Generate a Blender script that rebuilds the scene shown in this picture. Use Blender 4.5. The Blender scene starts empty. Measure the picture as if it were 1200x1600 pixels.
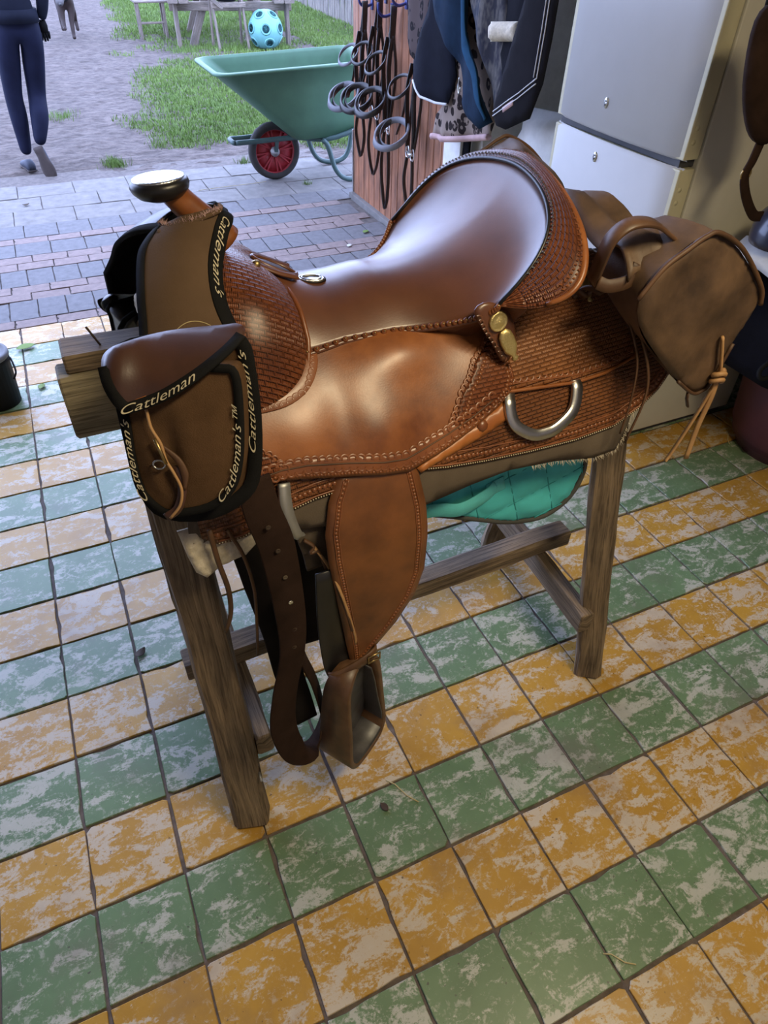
import bpy, bmesh, math, random
import numpy as np
from mathutils import Vector, Matrix
from mathutils.geometry import delaunay_2d_cdt

# ------------------------------------------------------------------ camera, sky, lights, exposure
scene = bpy.context.scene
COL = scene.collection
cam_d = bpy.data.cameras.new('camera')
cam_d.sensor_fit = 'VERTICAL'
cam_d.sensor_height = 36.0
cam_d.lens = 36.0 * 1068.9 / 1600.0
cam_d.clip_start = 0.02
cam_d.clip_end = 200
cam = bpy.data.objects.new('camera', cam_d)
COL.objects.link(cam)
cam.location = (0.3302407, -1.7491008, 1.7073258)
cam.rotation_euler = (0.8388767, -0.022194, -0.4264463)
scene.camera = cam

world = bpy.data.worlds.new('overcast_sky')
scene.world = world
world.use_nodes = True
bg = world.node_tree.nodes['Background']
bg.inputs[0].default_value = (0.49, 0.605, 1.0, 1)
bg.inputs[1].default_value = 8.2

def area_light(name, loc, target, size, size_y, power, colour):
    l = bpy.data.lights.new(name, 'AREA')
    l.shape = 'RECTANGLE'
    l.size, l.size_y = size, size_y
    l.energy = power
    l.color = colour
    o = bpy.data.objects.new(name, l)
    COL.objects.link(o)
    o.location = loc
    d = Vector(target) - Vector(loc)
    o.rotation_euler = d.to_track_quat('-Z', 'Y').to_euler()
    return o

# the room's ceiling lamp (a warm tube fitting above and behind the photographer)
area_light('ceiling_tube_lamp', (1.25, -1.85, 2.5), (1.1, -1.6, 0.0), 0.8, 0.2, 38, (1.0, 0.82, 0.52))

scene.view_settings.view_transform = 'Standard'
scene.view_settings.look = 'None'
scene.view_settings.exposure = -0.18
scene.view_settings.gamma = 1.0
scene.view_settings.use_curve_mapping = False

rnd = random.Random(7)
PI = math.pi

# ------------------------------------------------------------------ materials
MATS = {}

def new_mat(name):
    m = bpy.data.materials.new(name)
    m.use_nodes = True
    nt = m.node_tree
    b = nt.nodes['Principled BSDF']
    MATS[name] = m
    return m, nt, b

def N(nt, kind, **kw):
    n = nt.nodes.new(kind)
    for k, v in kw.items():
        setattr(n, k, v)
    return n

def ramp(nt, fac, stops):
    r = N(nt, 'ShaderNodeValToRGB')
    el = r.color_ramp.elements
    while len(el) > 1:
        el.remove(el[-1])
    el[0].position = stops[0][0]
    el[0].color = (*stops[0][1], 1)
    for p, c in stops[1:]:
        e = el.new(p)
        e.color = (*c, 1)
    nt.links.new(fac, r.inputs[0])
    return r.outputs[0]

def noise(nt, vec, scale, detail=4, rough=0.6, dist=0.0):
    n = N(nt, 'ShaderNodeTexNoise')
    n.inputs['Scale'].default_value = scale
    n.inputs['Detail'].default_value = detail
    n.inputs['Roughness'].default_value = rough
    n.inputs['Distortion'].default_value = dist
    if vec is not None:
        nt.links.new(vec, n.inputs['Vector'])
    return n

def mapping(nt, vec, scale=(1, 1, 1), loc=(0, 0, 0), rot=(0, 0, 0)):
    m = N(nt, 'ShaderNodeMapping')
    m.inputs['Scale'].default_value = scale
    m.inputs['Location'].default_value = loc
    m.inputs['Rotation'].default_value = rot
    nt.links.new(vec, m.inputs['Vector'])
    return m.outputs[0]

def bump(nt, b, height, strength=0.3, dist=0.002, normal=None):
    n = N(nt, 'ShaderNodeBump')
    n.inputs['Strength'].default_value = strength
    n.inputs['Distance'].default_value = dist
    nt.links.new(height, n.inputs['Height'])
    if normal is not None:
        nt.links.new(normal, n.inputs['Normal'])
    nt.links.new(n.outputs[0], b.inputs['Normal'])
    return n.outputs[0]

def mix(nt, fac, a, b_, blend='MIX'):
    n = N(nt, 'ShaderNodeMix', data_type='RGBA', blend_type=blend)
    if hasattr(fac, 'links'):
        nt.links.new(fac, n.inputs[0])
    else:
        n.inputs[0].default_value = fac
    for i, v in ((6, a), (7, b_)):
        if hasattr(v, 'links'):
            nt.links.new(v, n.inputs[i])
        else:
            n.inputs[i].default_value = (*v, 1)
    return n.outputs[2]

def plain(name, col, rough=0.5, metal=0.0, var=0.15, scale=12, bumps=0.0, bscale=120, coat=0.0, spec=0.5):
    """one colour with a little noise variation and optional fine relief"""
    m, nt, b = new_mat(name)
    g = N(nt, 'ShaderNodeNewGeometry').outputs['Position']
    n = noise(nt, g, scale, 5)
    lo = tuple(c * (1 - var) for c in col)
    hi = tuple(min(1, c * (1 + var)) for c in col)
    c = ramp(nt, n.outputs['Fac'], [(0.3, lo), (0.7, hi)])
    nt.links.new(c, b.inputs['Base Color'])
    b.inputs['Roughness'].default_value = rough
    b.inputs['Metallic'].default_value = metal
    b.inputs['Coat Weight'].default_value = coat
    b.inputs['Specular IOR Level'].default_value = spec
    if bumps:
        n2 = noise(nt, g, bscale, 3)
        bump(nt, b, n2.outputs['Fac'], bumps, 0.002)
    return m

def leather(name, dark, light, rough=0.35, coat=0.3, weave=None, scale=9, grain=0.15, spec=0.5):
    m, nt, b = new_mat(name)
    g = N(nt, 'ShaderNodeNewGeometry').outputs['Position']
    n = noise(nt, g, scale, 6, 0.6)
    c = ramp(nt, n.outputs['Fac'], [(0.32, dark), (0.66, light)])
    rn = noise(nt, g, 30, 4)
    mr = N(nt, 'ShaderNodeMapRange')
    mr.inputs[3].default_value = rough - 0.06
    mr.inputs[4].default_value = rough + 0.1
    nt.links.new(rn.outputs['Fac'], mr.inputs[0])
    nt.links.new(mr.outputs[0], b.inputs['Roughness'])
    b.inputs['Coat Weight'].default_value = coat
    b.inputs['Coat Roughness'].default_value = 0.28
    b.inputs['Specular IOR Level'].default_value = spec
    fine = noise(nt, g, 350, 3)
    if weave:
        uv = N(nt, 'ShaderNodeUVMap').outputs[0]
        v = mapping(nt, uv, rot=(0, 0, weave[2]))
        br = N(nt, 'ShaderNodeTexBrick')
        br.offset = 0.5
        br.inputs['Scale'].default_value = 1.0
        br.inputs['Brick Width'].default_value = weave[0]
        br.inputs['Row Height'].default_value = weave[1]
        br.inputs['Mortar Size'].default_value = weave[1] * 0.30
        br.inputs['Mortar Smooth'].default_value = 1.0
        nt.links.new(v, br.inputs['Vector'])
        inv = N(nt, 'ShaderNodeMath', operation='SUBTRACT')
        inv.inputs[0].default_value = 1.0
        nt.links.new(br.outputs['Fac'], inv.inputs[1])
        # stamped basket weave: each stamp is dished, with ribs across it
        wv = N(nt, 'ShaderNodeTexWave', wave_type='BANDS', bands_direction='X')
        wv.inputs['Scale'].default_value = 2.0 / weave[0]
        nt.links.new(v, wv.inputs['Vector'])
        ad = N(nt, 'ShaderNodeMath', operation='MULTIPLY_ADD')
        ad.inputs[1].default_value = 0.25
        nt.links.new(wv.outputs['Fac'], ad.inputs[0])
        nt.links.new(inv.outputs[0], ad.inputs[2])
        nb = bump(nt, b, ad.outputs[0], 1.0, 0.003)
        mf = N(nt, 'ShaderNodeMath', operation='MULTIPLY')
        mf.inputs[1].default_value = 0.40
        nt.links.new(br.outputs['Fac'], mf.inputs[0])
        c = mix(nt, mf.outputs[0], c, tuple(x * 0.7 for x in dark))
        b2 = N(nt, 'ShaderNodeBump')
        b2.inputs['Strength'].default_value = grain
        b2.inputs['Distance'].default_value = 0.001
        nt.links.new(fine.outputs['Fac'], b2.inputs['Height'])
        nt.links.new(nb, b2.inputs['Normal'])
        nt.links.new(b2.outputs[0], b.inputs['Normal'])
    else:
        bump(nt, b, fine.outputs['Fac'], grain, 0.001)
    nt.links.new(c, b.inputs['Base Color'])
    return m

def wood(name, dark, light, rough=0.75, along=4, across=70):
    """grain runs along the U direction of the UV map (metres)"""
    m, nt, b = new_mat(name)
    uv = N(nt, 'ShaderNodeUVMap').outputs[0]
    inf = N(nt, 'ShaderNodeObjectInfo')
    off = N(nt, 'ShaderNodeVectorMath', operation='ADD')
    cmb = N(nt, 'ShaderNodeCombineXYZ')
    ml = N(nt, 'ShaderNodeMath', operation='MULTIPLY')
    ml.inputs[1].default_value = 17.0
    nt.links.new(inf.outputs['Random'], ml.inputs[0])
    nt.links.new(ml.outputs[0], cmb.inputs[2])
    nt.links.new(ml.outputs[0], cmb.inputs[0])
    nt.links.new(uv, off.inputs[0])
    nt.links.new(cmb.outputs[0], off.inputs[1])
    v = mapping(nt, off.outputs[0], (along, across, 1))
    n = noise(nt, v, 1.0, 6, 0.65, 0.6)
    v2 = mapping(nt, off.outputs[0], (along * 2, across * 4, 1))
    n2 = noise(nt, v2, 1.0, 3, 0.7)
    v3 = mapping(nt, off.outputs[0], (5, 9, 1))
    n3 = noise(nt, v3, 1.0, 4, 0.6)
    c1 = ramp(nt, n.outputs['Fac'], [(0.3, dark), (0.62, light)])
    c2 = ramp(nt, n2.outputs['Fac'], [(0.36, (0.3, 0.28, 0.26)), (0.5, (1, 1, 1))])
    c = mix(nt, 0.75, c1, c2, 'MULTIPLY')
    c4 = ramp(nt, n3.outputs['Fac'], [(0.35, (0.6, 0.6, 0.62)), (0.65, (1.1, 1.05, 1.0))])
    c = mix(nt, 0.8, c, c4, 'MULTIPLY')
    nt.links.new(c, b.inputs['Base Color'])
    b.inputs['Roughness'].default_value = rough
    bump(nt, b, n2.outputs['Fac'], 0.5, 0.002)
    return m

def tile_mat(name, dark, light, wear, dirt):
    m, nt, b = new_mat(name)
    g = N(nt, 'ShaderNodeNewGeometry').outputs['Position']
    inf = N(nt, 'ShaderNodeObjectInfo')
    cmb = N(nt, 'ShaderNodeCombineXYZ')
    ml = N(nt, 'ShaderNodeMath', operation='MULTIPLY')
    ml.inputs[1].default_value = 60.0
    nt.links.new(inf.outputs['Random'], ml.inputs[0])
    nt.links.new(ml.outputs[0], cmb.inputs[0])
    nt.links.new(ml.outputs[0], cmb.inputs[2])
    off = N(nt, 'ShaderNodeVectorMath', operation='ADD')
    nt.links.new(g, off.inputs[0])
    nt.links.new(cmb.outputs[0], off.inputs[1])
    p = off.outputs[0]
    base_n = noise(nt, p, 6, 4)
    base = ramp(nt, base_n.outputs['Fac'], [(0.3, dark), (0.7, light)])
    # veined white wear, elongated diagonally; its amount differs from tile to tile
    pv = mapping(nt, p, (12, 23, 10), rot=(0, 0, 0.85))
    wn = noise(nt, pv, 1.0, 10, 0.72, 0.5)
    hf = noise(nt, p, 110, 5, 0.8)
    ma = N(nt, 'ShaderNodeMath', operation='MULTIPLY_ADD')
    ma.inputs[1].default_value = 0.36
    nt.links.new(hf.outputs['Fac'], ma.inputs[0])
    nt.links.new(wn.outputs['Fac'], ma.inputs[2])
    sh = N(nt, 'ShaderNodeMath', operation='MULTIPLY_ADD')
    sh.inputs[1].default_value = 0.07
    nt.links.new(inf.outputs['Random'], sh.inputs[0])
    nt.links.new(ma.outputs[0], sh.inputs[2])
    wmask = ramp(nt, sh.outputs[0], [(0.725, (0, 0, 0)), (0.785, (0.82, 0.82, 0.82))])
    c = mix(nt, wmask, base, wear)
    fl = noise(nt, p, 42, 8, 0.75, 0.4)
    fm_ = ramp(nt, fl.outputs['Fac'], [(0.55, (0, 0, 0)), (0.64, (0.5, 0.5, 0.5))])
    c = mix(nt, fm_, c, wear)
    fd = noise(nt, p, 33, 8, 0.75, 0.4)
    fm2 = ramp(nt, fd.outputs['Fac'], [(0.56, (0, 0, 0)), (0.64, (0.5, 0.5, 0.5))])
    c = mix(nt, fm2, c, base)
    # trodden-in dirt patches and specks
    dn = noise(nt, g, 3.1, 6, 0.65)
    dm = ramp(nt, dn.outputs['Fac'], [(0.52, (0, 0, 0)), (0.74, (0.65, 0.65, 0.65))])
    c = mix(nt, dm, c, dirt)
    sn = noise(nt, g, 90, 2, 0.5)
    sm = ramp(nt, sn.outputs['Fac'], [(0.70, (0, 0, 0)), (0.75, (0.8, 0.8, 0.8))])
    c = mix(nt, sm, c, tuple(x * 0.5 for x in dirt))
    nt.links.new(c, b.inputs['Base Color'])
    b.inputs['Roughness'].default_value = 0.36
    b.inputs['Specular IOR Level'].default_value = 0.5
    bump(nt, b, ma.outputs[0], 0.12, 0.002)
    return m

leather('saddle_leather', (0.155, 0.045, 0.012), (0.335, 0.115, 0.030), 0.36, 0.25, scale=11)
leather('fender_leather', (0.100, 0.036, 0.013), (0.235, 0.085, 0.026), 0.42, 0.12, scale=9)
leather('seat_leather', (0.095, 0.034, 0.016), (0.165, 0.060, 0.026), 0.36, 0.55, scale=5)
leather('tooled_leather', (0.17, 0.055, 0.016), (0.30, 0.115, 0.036), 0.36, 0.25, weave=(0.024, 0.0075, 0.06))
leather('skirt_leather', (0.125, 0.040, 0.012), (0.225, 0.082, 0.026), 0.38, 0.2, weave=(0.022, 0.0070, 0.06))
leather('tooled_dark_leather', (0.13, 0.034, 0.010), (0.25, 0.072, 0.020), 0.34, 0.3, weave=(0.017, 0.0075, 0.0))
leather('swell_leather', (0.120, 0.032, 0.010), (0.25, 0.072, 0.020), 0.32, 0.35, weave=(0.018, 0.0085, PI / 2))
leather('border_leather', (0.15, 0.045, 0.014), (0.27, 0.09, 0.028), 0.36, 0.3)
leather('strap_leather', (0.30, 0.092, 0.02), (0.46, 0.16, 0.036), 0.4, 0.15)
leather('stirrup_leather', (0.075, 0.036, 0.018), (0.15, 0.075, 0.036), 0.45, 0.15, scale=20)
leather('tread_leather', (0.030, 0.028, 0.030), (0.07, 0.065, 0.07), 0.4, 0.15, scale=25)
leather('bag_leather', (0.050, 0.029, 0.017), (0.150, 0.088, 0.048), 0.55, 0.0, scale=11, grain=0.3)
leather('flap_leather', (0.040, 0.018, 0.012), (0.085, 0.036, 0.022), 0.36, 0.25, scale=8)
leather('black_leather', (0.006, 0.006, 0.008), (0.018, 0.017, 0.018), 0.36, 0.2)
leather('string_leather', (0.050, 0.024, 0.012), (0.13, 0.062, 0.028), 0.55, 0.0)
leather('thong_leather', (0.32, 0.17, 0.07), (0.52, 0.30, 0.13), 0.6, 0.0)
leather('bridle_leather', (0.006, 0.005, 0.005), (0.022, 0.017, 0.016), 0.4, 0.15)
plain('canvas', (0.105, 0.058, 0.029), 0.9, var=0.18, scale=20, bumps=0.5, bscale=600, spec=0.08)
plain('suede', (0.125, 0.080, 0.049), 0.95, var=0.12, scale=14, bumps=0.25, bscale=400, spec=0.08)
plain('webbing', (0.032, 0.018, 0.013), 0.8, var=0.25, scale=20, bumps=0.4, bscale=500, spec=0.08)
plain('dark_webbing', (0.018, 0.015, 0.014), 0.75, var=0.3, bumps=0.4, bscale=500, spec=0.08)
plain('black_binding', (0.012, 0.012, 0.012), 0.85, bumps=0.4, bscale=700, spec=0.08)
plain('cream_thread', (0.62, 0.55, 0.38), 0.7)
plain('gold_metal', (0.80, 0.64, 0.28), 0.34, 0.75, bumps=0.6, bscale=260)
plain('steel', (0.62, 0.62, 0.60), 0.3, 1.0, bumps=0.1)
plain('silver', (0.85, 0.85, 0.82), 0.22, 1.0, bumps=0.5, bscale=300)
plain('brass', (0.45, 0.33, 0.15), 0.4, 1.0)
plain('fleece', (0.62, 0.55, 0.42), 0.95, var=0.2, scale=60, bumps=1.0, bscale=120)
plain('felt', (0.125, 0.098, 0.072), 0.95, var=0.15, bumps=0.3, bscale=400, spec=0.08)
plain('teal_fabric', (0.075, 0.53, 0.56), 0.75, var=0.1, bumps=0.1, bscale=400)
plain('teal_seam', (0.03, 0.29, 0.31), 0.8)
plain('teal_web', (0.11, 0.56, 0.58), 0.7, bumps=0.5, bscale=500)
plain('grey_binding', (0.06, 0.06, 0.055), 0.8)
wood('old_wood', (0.075, 0.052, 0.034), (0.30, 0.222, 0.140))
wood('pale_wood', (0.17, 0.145, 0.09), (0.36, 0.31, 0.20))
wood('table_wood', (0.13, 0.105, 0.085), (0.30, 0.25, 0.21))
wood('plank_wood', (0.30, 0.125, 0.062), (0.42, 0.185, 0.095), 0.6, 2, 25)
wood('fence_wood', (0.14, 0.125, 0.11), (0.30, 0.275, 0.24))
tile_mat('green_tile', (0.105, 0.170, 0.080), (0.150, 0.235, 0.115), (0.50, 0.48, 0.40), (0.15, 0.12, 0.10))
tile_mat('ochre_tile', (0.39, 0.205, 0.028), (0.50, 0.280, 0.042), (0.55, 0.485, 0.375), (0.20, 0.12, 0.07))
plain('grout', (0.125, 0.098, 0.085), 0.9, var=0.35, scale=40, bumps=0.5, bscale=90)
plain('slate_brick', (0.150, 0.145, 0.148), 0.85, var=0.18, scale=25, bumps=0.4, bscale=150)
plain('pink_brick', (0.225, 0.170, 0.152), 0.85, var=0.18, scale=25, bumps=0.4, bscale=150)
plain('concrete_slab', (0.185, 0.172, 0.160), 0.85, var=0.22, scale=12, bumps=0.4, bscale=100)
plain('paver_joint', (0.13, 0.11, 0.10), 0.95, var=0.3, scale=30)
plain('plaster', (0.30, 0.25, 0.20), 0.8, var=0.1, bumps=0.2)
plain('white_paint', (0.70, 0.70, 0.68), 0.55, var=0.12, bumps=0.2, bscale=60)
plain('dark_wall', (0.10, 0.085, 0.075), 0.9)
plain('fridge_white', (0.42, 0.41, 0.385), 0.35, var=0.02)
plain('fridge_beige', (0.60, 0.575, 0.49), 0.5, var=0.03, bumps=0.1, bscale=300)
plain('fridge_trim', (0.56, 0.52, 0.35), 0.5, var=0.06)
plain('gasket', (0.06, 0.06, 0.065), 0.6)
plain('barrow_green', (0.062, 0.150, 0.085), 0.5, var=0.12, scale=8)
plain('barrow_frame', (0.05, 0.095, 0.09), 0.45, var=0.15)
plain('rubber', (0.035, 0.032, 0.03), 0.85, var=0.3)
plain('wheel_red', (0.33, 0.022, 0.03), 0.5, var=0.2, scale=30)
plain('steel_zinc', (0.45, 0.45, 0.44), 0.5, 0.8)
plain('blue_plastic', (0.03, 0.045, 0.20), 0.4)
plain('pale_padding', (0.15, 0.15, 0.165), 0.55, var=0.15)
plain('navy_cloth', (0.007, 0.008, 0.014), 0.85, var=0.25, bumps=0.3, bscale=300, spec=0.08)
plain('blue_cloth', (0.008, 0.020, 0.040), 0.8, var=0.3, bumps=0.3, bscale=300, spec=0.08)
plain('bright_blue_cloth', (0.012, 0.050, 0.095), 0.8, var=0.2, spec=0.08)
plain('black_cloth', (0.006, 0.006, 0.009), 0.85, var=0.3, bumps=0.3, bscale=300, spec=0.08)
plain('charcoal_cloth', (0.011, 0.010, 0.012), 0.85, var=0.2, bumps=0.3, bscale=300, spec=0.08)
plain('pink_binding', (0.42, 0.27, 0.255), 0.8)
plain('white_trim', (0.60, 0.60, 0.62), 0.7)
plain('dark_plastic', (0.020, 0.022, 0.026), 0.5, spec=0.08)
plain('navy_shell', (0.015, 0.020, 0.045), 0.3, coat=0.3)
plain('maroon_rubber', (0.085, 0.022, 0.028), 0.6)
plain('white_cloth', (0.60, 0.59, 0.56), 0.85)
plain('terracotta', (0.45, 0.15, 0.07), 0.8)
plain('aqua_plastic', (0.15, 0.38, 0.37), 0.5, var=0.08)
plain('aqua_dark', (0.03, 0.17, 0.18), 0.6)
plain('leaf_green', (0.16, 0.24, 0.05), 0.7)
plain('leaf_brown', (0.055, 0.035, 0.022), 0.8)
plain('straw', (0.55, 0.45, 0.22), 0.8)
plain('leggings', (0.011, 0.013, 0.030), 0.65, var=0.25, scale=6, spec=0.08)
plain('jacket', (0.012, 0.014, 0.024), 0.8, spec=0.08)
plain('skin', (0.45, 0.26, 0.19), 0.6)
plain('hair', (0.06, 0.035, 0.02), 0.6)
plain('shoe', (0.030, 0.036, 0.055), 0.7)
plain('shoe_sole', (0.060, 0.045, 0.040), 0.85)
plain('dog_coat', (0.034, 0.020, 0.016), 0.7, var=0.25)
plain('dog_grey', (0.075, 0.068, 0.070), 0.7)

def leopard(name, ground, spot, scale, rosette=(0.10, 0.17)):
    m, nt, b = new_mat(name)
    uv = N(nt, 'ShaderNodeUVMap').outputs[0]
    nd = noise(nt, uv, scale * 0.8, 2)
    add = N(nt, 'ShaderNodeVectorMath', operation='MULTIPLY_ADD')
    add.inputs[1].default_value = (0.5 / scale,) * 3
    nt.links.new(nd.outputs['Color'], add.inputs[0])
    nt.links.new(uv, add.inputs[2])
    vo = N(nt, 'ShaderNodeTexVoronoi')
    vo.inputs['Scale'].default_value = scale
    nt.links.new(add.outputs[0], vo.inputs['Vector'])
    r = ramp(nt, vo.outputs['Distance'], [(0.0, (0.35,) * 3), (0.17, (0.35,) * 3), (0.20, (1, 1, 1)), (0.43, (1, 1, 1)), (0.47, (0, 0, 0))])
    cut = noise(nt, uv, scale * 1.3, 2)
    cr = ramp(nt, cut.outputs['Fac'], [(0.34, (0, 0, 0)), (0.42, (1, 1, 1))])
    f = mix(nt, 1.0, r, cr, 'MULTIPLY')
    c = mix(nt, f, ground, spot)
    nt.links.new(c, b.inputs['Base Color'])
    b.inputs['Roughness'].default_value = 0.85
    b.inputs['Specular IOR Level'].default_value = 0.1
    return m

leopard('leopard_beige', (0.24, 0.185, 0.15), (0.018, 0.012, 0.011), 19)
leopard('leopard_grey', (0.065, 0.046, 0.042), (0.008, 0.006, 0.007), 20)

plain('grass_soil', (0.09, 0.085, 0.05), 0.95, var=0.3)
def camo():
    m, nt, b = new_mat('camo_cloth')
    g = N(nt, 'ShaderNodeNewGeometry').outputs['Position']
    n = noise(nt, mapping(nt, g, (1, 9, 5)), 1.6, 3)
    c = ramp(nt, n.outputs['Fac'], [(0.38, (0.03, 0.03, 0.04)), (0.45, (0.075, 0.07, 0.07)), (0.52, (0.12, 0.11, 0.10)), (0.6, (0.04, 0.045, 0.06))])
    nt.links.new(c, b.inputs['Base Color'])
    b.inputs['Roughness'].default_value = 0.85
    b.inputs['Specular IOR Level'].default_value = 0.1
camo()

def ground_mat():
    m, nt, b = new_mat('dirt')
    g = N(nt, 'ShaderNodeNewGeometry').outputs['Position']
    n = noise(nt, g, 2.2, 8, 0.7)
    n2 = noise(nt, mapping(nt, g, (8, 17, 8)), 1.0, 6, 0.7)
    c = ramp(nt, n.outputs['Fac'], [(0.3, (0.105, 0.082, 0.071)), (0.7, (0.185, 0.147, 0.128))])
    c2 = ramp(nt, n2.outputs['Fac'], [(0.36, (0.30, 0.28, 0.28)), (0.60, (1.1, 1.1, 1.1))])
    c = mix(nt, 0.8, c, c2, 'MULTIPLY')
    nt.links.new(c, b.inputs['Base Color'])
    b.inputs['Roughness'].default_value = 0.95
    bump(nt, b, n2.outputs['Fac'], 1.0, 0.05)
    m, nt, b = new_mat('grass_blade')
    g = N(nt, 'ShaderNodeNewGeometry').outputs['Position']
    n = noise(nt, g, 1.5, 5)
    n2 = noise(nt, g, 40, 3)
    c = ramp(nt, n.outputs['Fac'], [(0.3, (0.105, 0.180, 0.034)), (0.7, (0.175, 0.270, 0.055))])
    c2 = ramp(nt, n2.outputs['Fac'], [(0.3, (0.6, 0.6, 0.6)), (0.7, (1.2, 1.2, 1.1))])
    c = mix(nt, 1.0, c, c2, 'MULTIPLY')
    nt.links.new(c, b.inputs['Base Color'])
    b.inputs['Roughness'].default_value = 0.6
ground_mat()

# ------------------------------------------------------------------ builders
def tag(o, label=None, cat=None, group=None, kind=None):
    if label: o['label'] = label
    if cat: o['category'] = cat
    if group: o['group'] = group
    if kind: o['kind'] = kind
    return o

def empty(name, loc, label, cat, group=None, rz=0.0):
    o = bpy.data.objects.new(name, None)
    COL.objects.link(o)
    o.location = loc
    o.rotation_euler = (0, 0, rz)
    o.empty_display_size = 0.05
    return tag(o, label, cat, group)

def attach(o, parent, local=False):
    if parent is None:
        return
    o.parent = parent
    if not local and parent.type == 'EMPTY':
        o.matrix_parent_inverse = Matrix.Translation(-Vector(parent.location))

def mesh_obj(name, verts, faces, mat, parent=None, smooth=True, uvs=None, local=False, fix=False):
    me = bpy.data.meshes.new(name)
    me.from_pydata([tuple(v) for v in verts], [], [tuple(f) for f in faces])
    if uvs is not None:
        ul = me.uv_layers.new(name='UVMap')
        idx = np.zeros(len(me.loops), dtype=np.int32)
        me.loops.foreach_get('vertex_index', idx)
        arr = np.array(uvs, dtype=np.float32)[idx]
        ul.data.foreach_set('uv', arr.ravel())
    if fix:
        bm = bmesh.new(); bm.from_mesh(me)
        bmesh.ops.recalc_face_normals(bm, faces=bm.faces)
        bm.to_mesh(me); bm.free()
    if smooth:
        me.polygons.foreach_set('use_smooth', [True] * len(me.polygons))
    if mat:
        me.materials.append(MATS[mat])
    o = bpy.data.objects.new(name, me)
    COL.objects.link(o)
    attach(o, parent, local)
    return o

def spline(pts, n=8, closed=False):
    P = np.array(pts, float)
    if closed:
        Q = np.vstack([P[-1], P, P[0], P[1]])
        segs = len(P)
    else:
        Q = np.vstack([2 * P[0] - P[1], P, 2 * P[-1] - P[-2]])
        segs = len(P) - 1
    out = []
    for i in range(segs):
        a, b, c, d = Q[i:i + 4]
        for k in range(n):
            t = k / n
            out.append(.5 * (2 * b + (c - a) * t + (2 * a - 5 * b + 4 * c - d) * t * t + (3 * b - a - 3 * c + d) * t ** 3))
    if not closed:
        out.append(P[-1])
    return np.array(out)

def frames(P, closed=False):
    P = np.array(P, float)
    if closed:
        T = np.roll(P, -1, 0) - np.roll(P, 1, 0)
    else:
        T = np.gradient(P, axis=0)
    T /= np.maximum(np.linalg.norm(T, axis=1), 1e-9)[:, None]
    u = np.cross(T[0], (0, 0, 1))
    if np.linalg.norm(u) < .1:
        u = np.cross(T[0], (0, 1, 0))
    U = []
    for t in T:
        u = u - t * (u @ t)
        u /= max(np.linalg.norm(u), 1e-9)
        U.append(u)
    U = np.array(U)
    return T, U, np.cross(T, U)

def cord_geo(pts, r, seg=8, closed=False, flat=1.0):
    P = np.array(pts, float)
    R = np.full(len(P), r, float) if np.isscalar(r) else np.interp(np.linspace(0, 1, len(P)), np.linspace(0, 1, len(r)), r)
    T, U, V = frames(P, closed)
    vs, fs, uv = [], [], []
    L = np.r_[0, np.cumsum(np.linalg.norm(np.diff(P, axis=0), axis=1))]
    for i in range(len(P)):
        for k in range(seg):
            a = 2 * PI * k / seg
            vs.append(P[i] + R[i] * (math.cos(a) * U[i] + flat * math.sin(a) * V[i]))
            uv.append((L[i], k / seg * 2 * PI * R[i]))
    n = len(P)
    for i in range(n if closed else n - 1):
        j = (i + 1) % n
        for k in range(seg):
            l = (k + 1) % seg
            fs.append((i * seg + k, i * seg + l, j * seg + l, j * seg + k))
    if not closed:
        fs.append(tuple(range(seg - 1, -1, -1)))
        fs.append(tuple((n - 1) * seg + k for k in range(seg)))
    return vs, fs, uv

def cord(name, pts, r, mat, parent=None, seg=8, closed=False, smooth_n=0, flat=1.0, local=False):
    if smooth_n:
        pts = spline(pts, smooth_n, closed)
    v, f, u = cord_geo(pts, r, seg, closed, flat)
    return mesh_obj(name, v, f, mat, parent, True, u, local, fix=True)

def strap(name, pts, wdirs, w, t, mat, parent=None, n=6, local=False, closed=False):
    """a flat band: centre line pts, width directions wdirs, width w, thickness t"""
    P = spline(pts, n, closed) if n else np.array(pts, float)
    D = np.array(wdirs, float)
    if D.ndim == 1:
        D = np.tile(D, (len(pts), 1))
    D = spline(D, n, closed) if n else D
    W = np.full(len(P), w) if np.isscalar(w) else np.interp(np.linspace(0, 1, len(P)), np.linspace(0, 1, len(w)), w)
    T = (np.roll(P, -1, 0) - np.roll(P, 1, 0)) if closed else np.gradient(P, axis=0)
    T /= np.maximum(np.linalg.norm(T, axis=1), 1e-9)[:, None]
    D = D - T * np.sum(D * T, axis=1)[:, None]
    D /= np.maximum(np.linalg.norm(D, axis=1), 1e-9)[:, None]
    Nn = np.cross(T, D)
    vs, fs, uv = [], [], []
    L = np.r_[0, np.cumsum(np.linalg.norm(np.diff(P, axis=0), axis=1))]
    prof = [(-.5, -.25), (-.47, -.5), (.47, -.5), (.5, -.25), (.5, .25), (.47, .5), (-.47, .5), (-.5, .25)]
    for i in range(len(P)):
        for a, b in prof:
            vs.append(P[i] + D[i] * a * W[i] + Nn[i] * b * t)
            uv.append((L[i], a * W[i]))
    m = len(P)
    for i in range(m if closed else m - 1):
        j = (i + 1) % m
        for k in range(8):
            l = (k + 1) % 8
            fs.append((i * 8 + k, i * 8 + l, j * 8 + l, j * 8 + k))
    if not closed:
        fs.append(tuple(range(7, -1, -1)))
        fs.append(tuple((m - 1) * 8 + k for k in range(8)))
    return mesh_obj(name, vs, fs, mat, parent, True, uv, local, fix=True)

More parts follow.
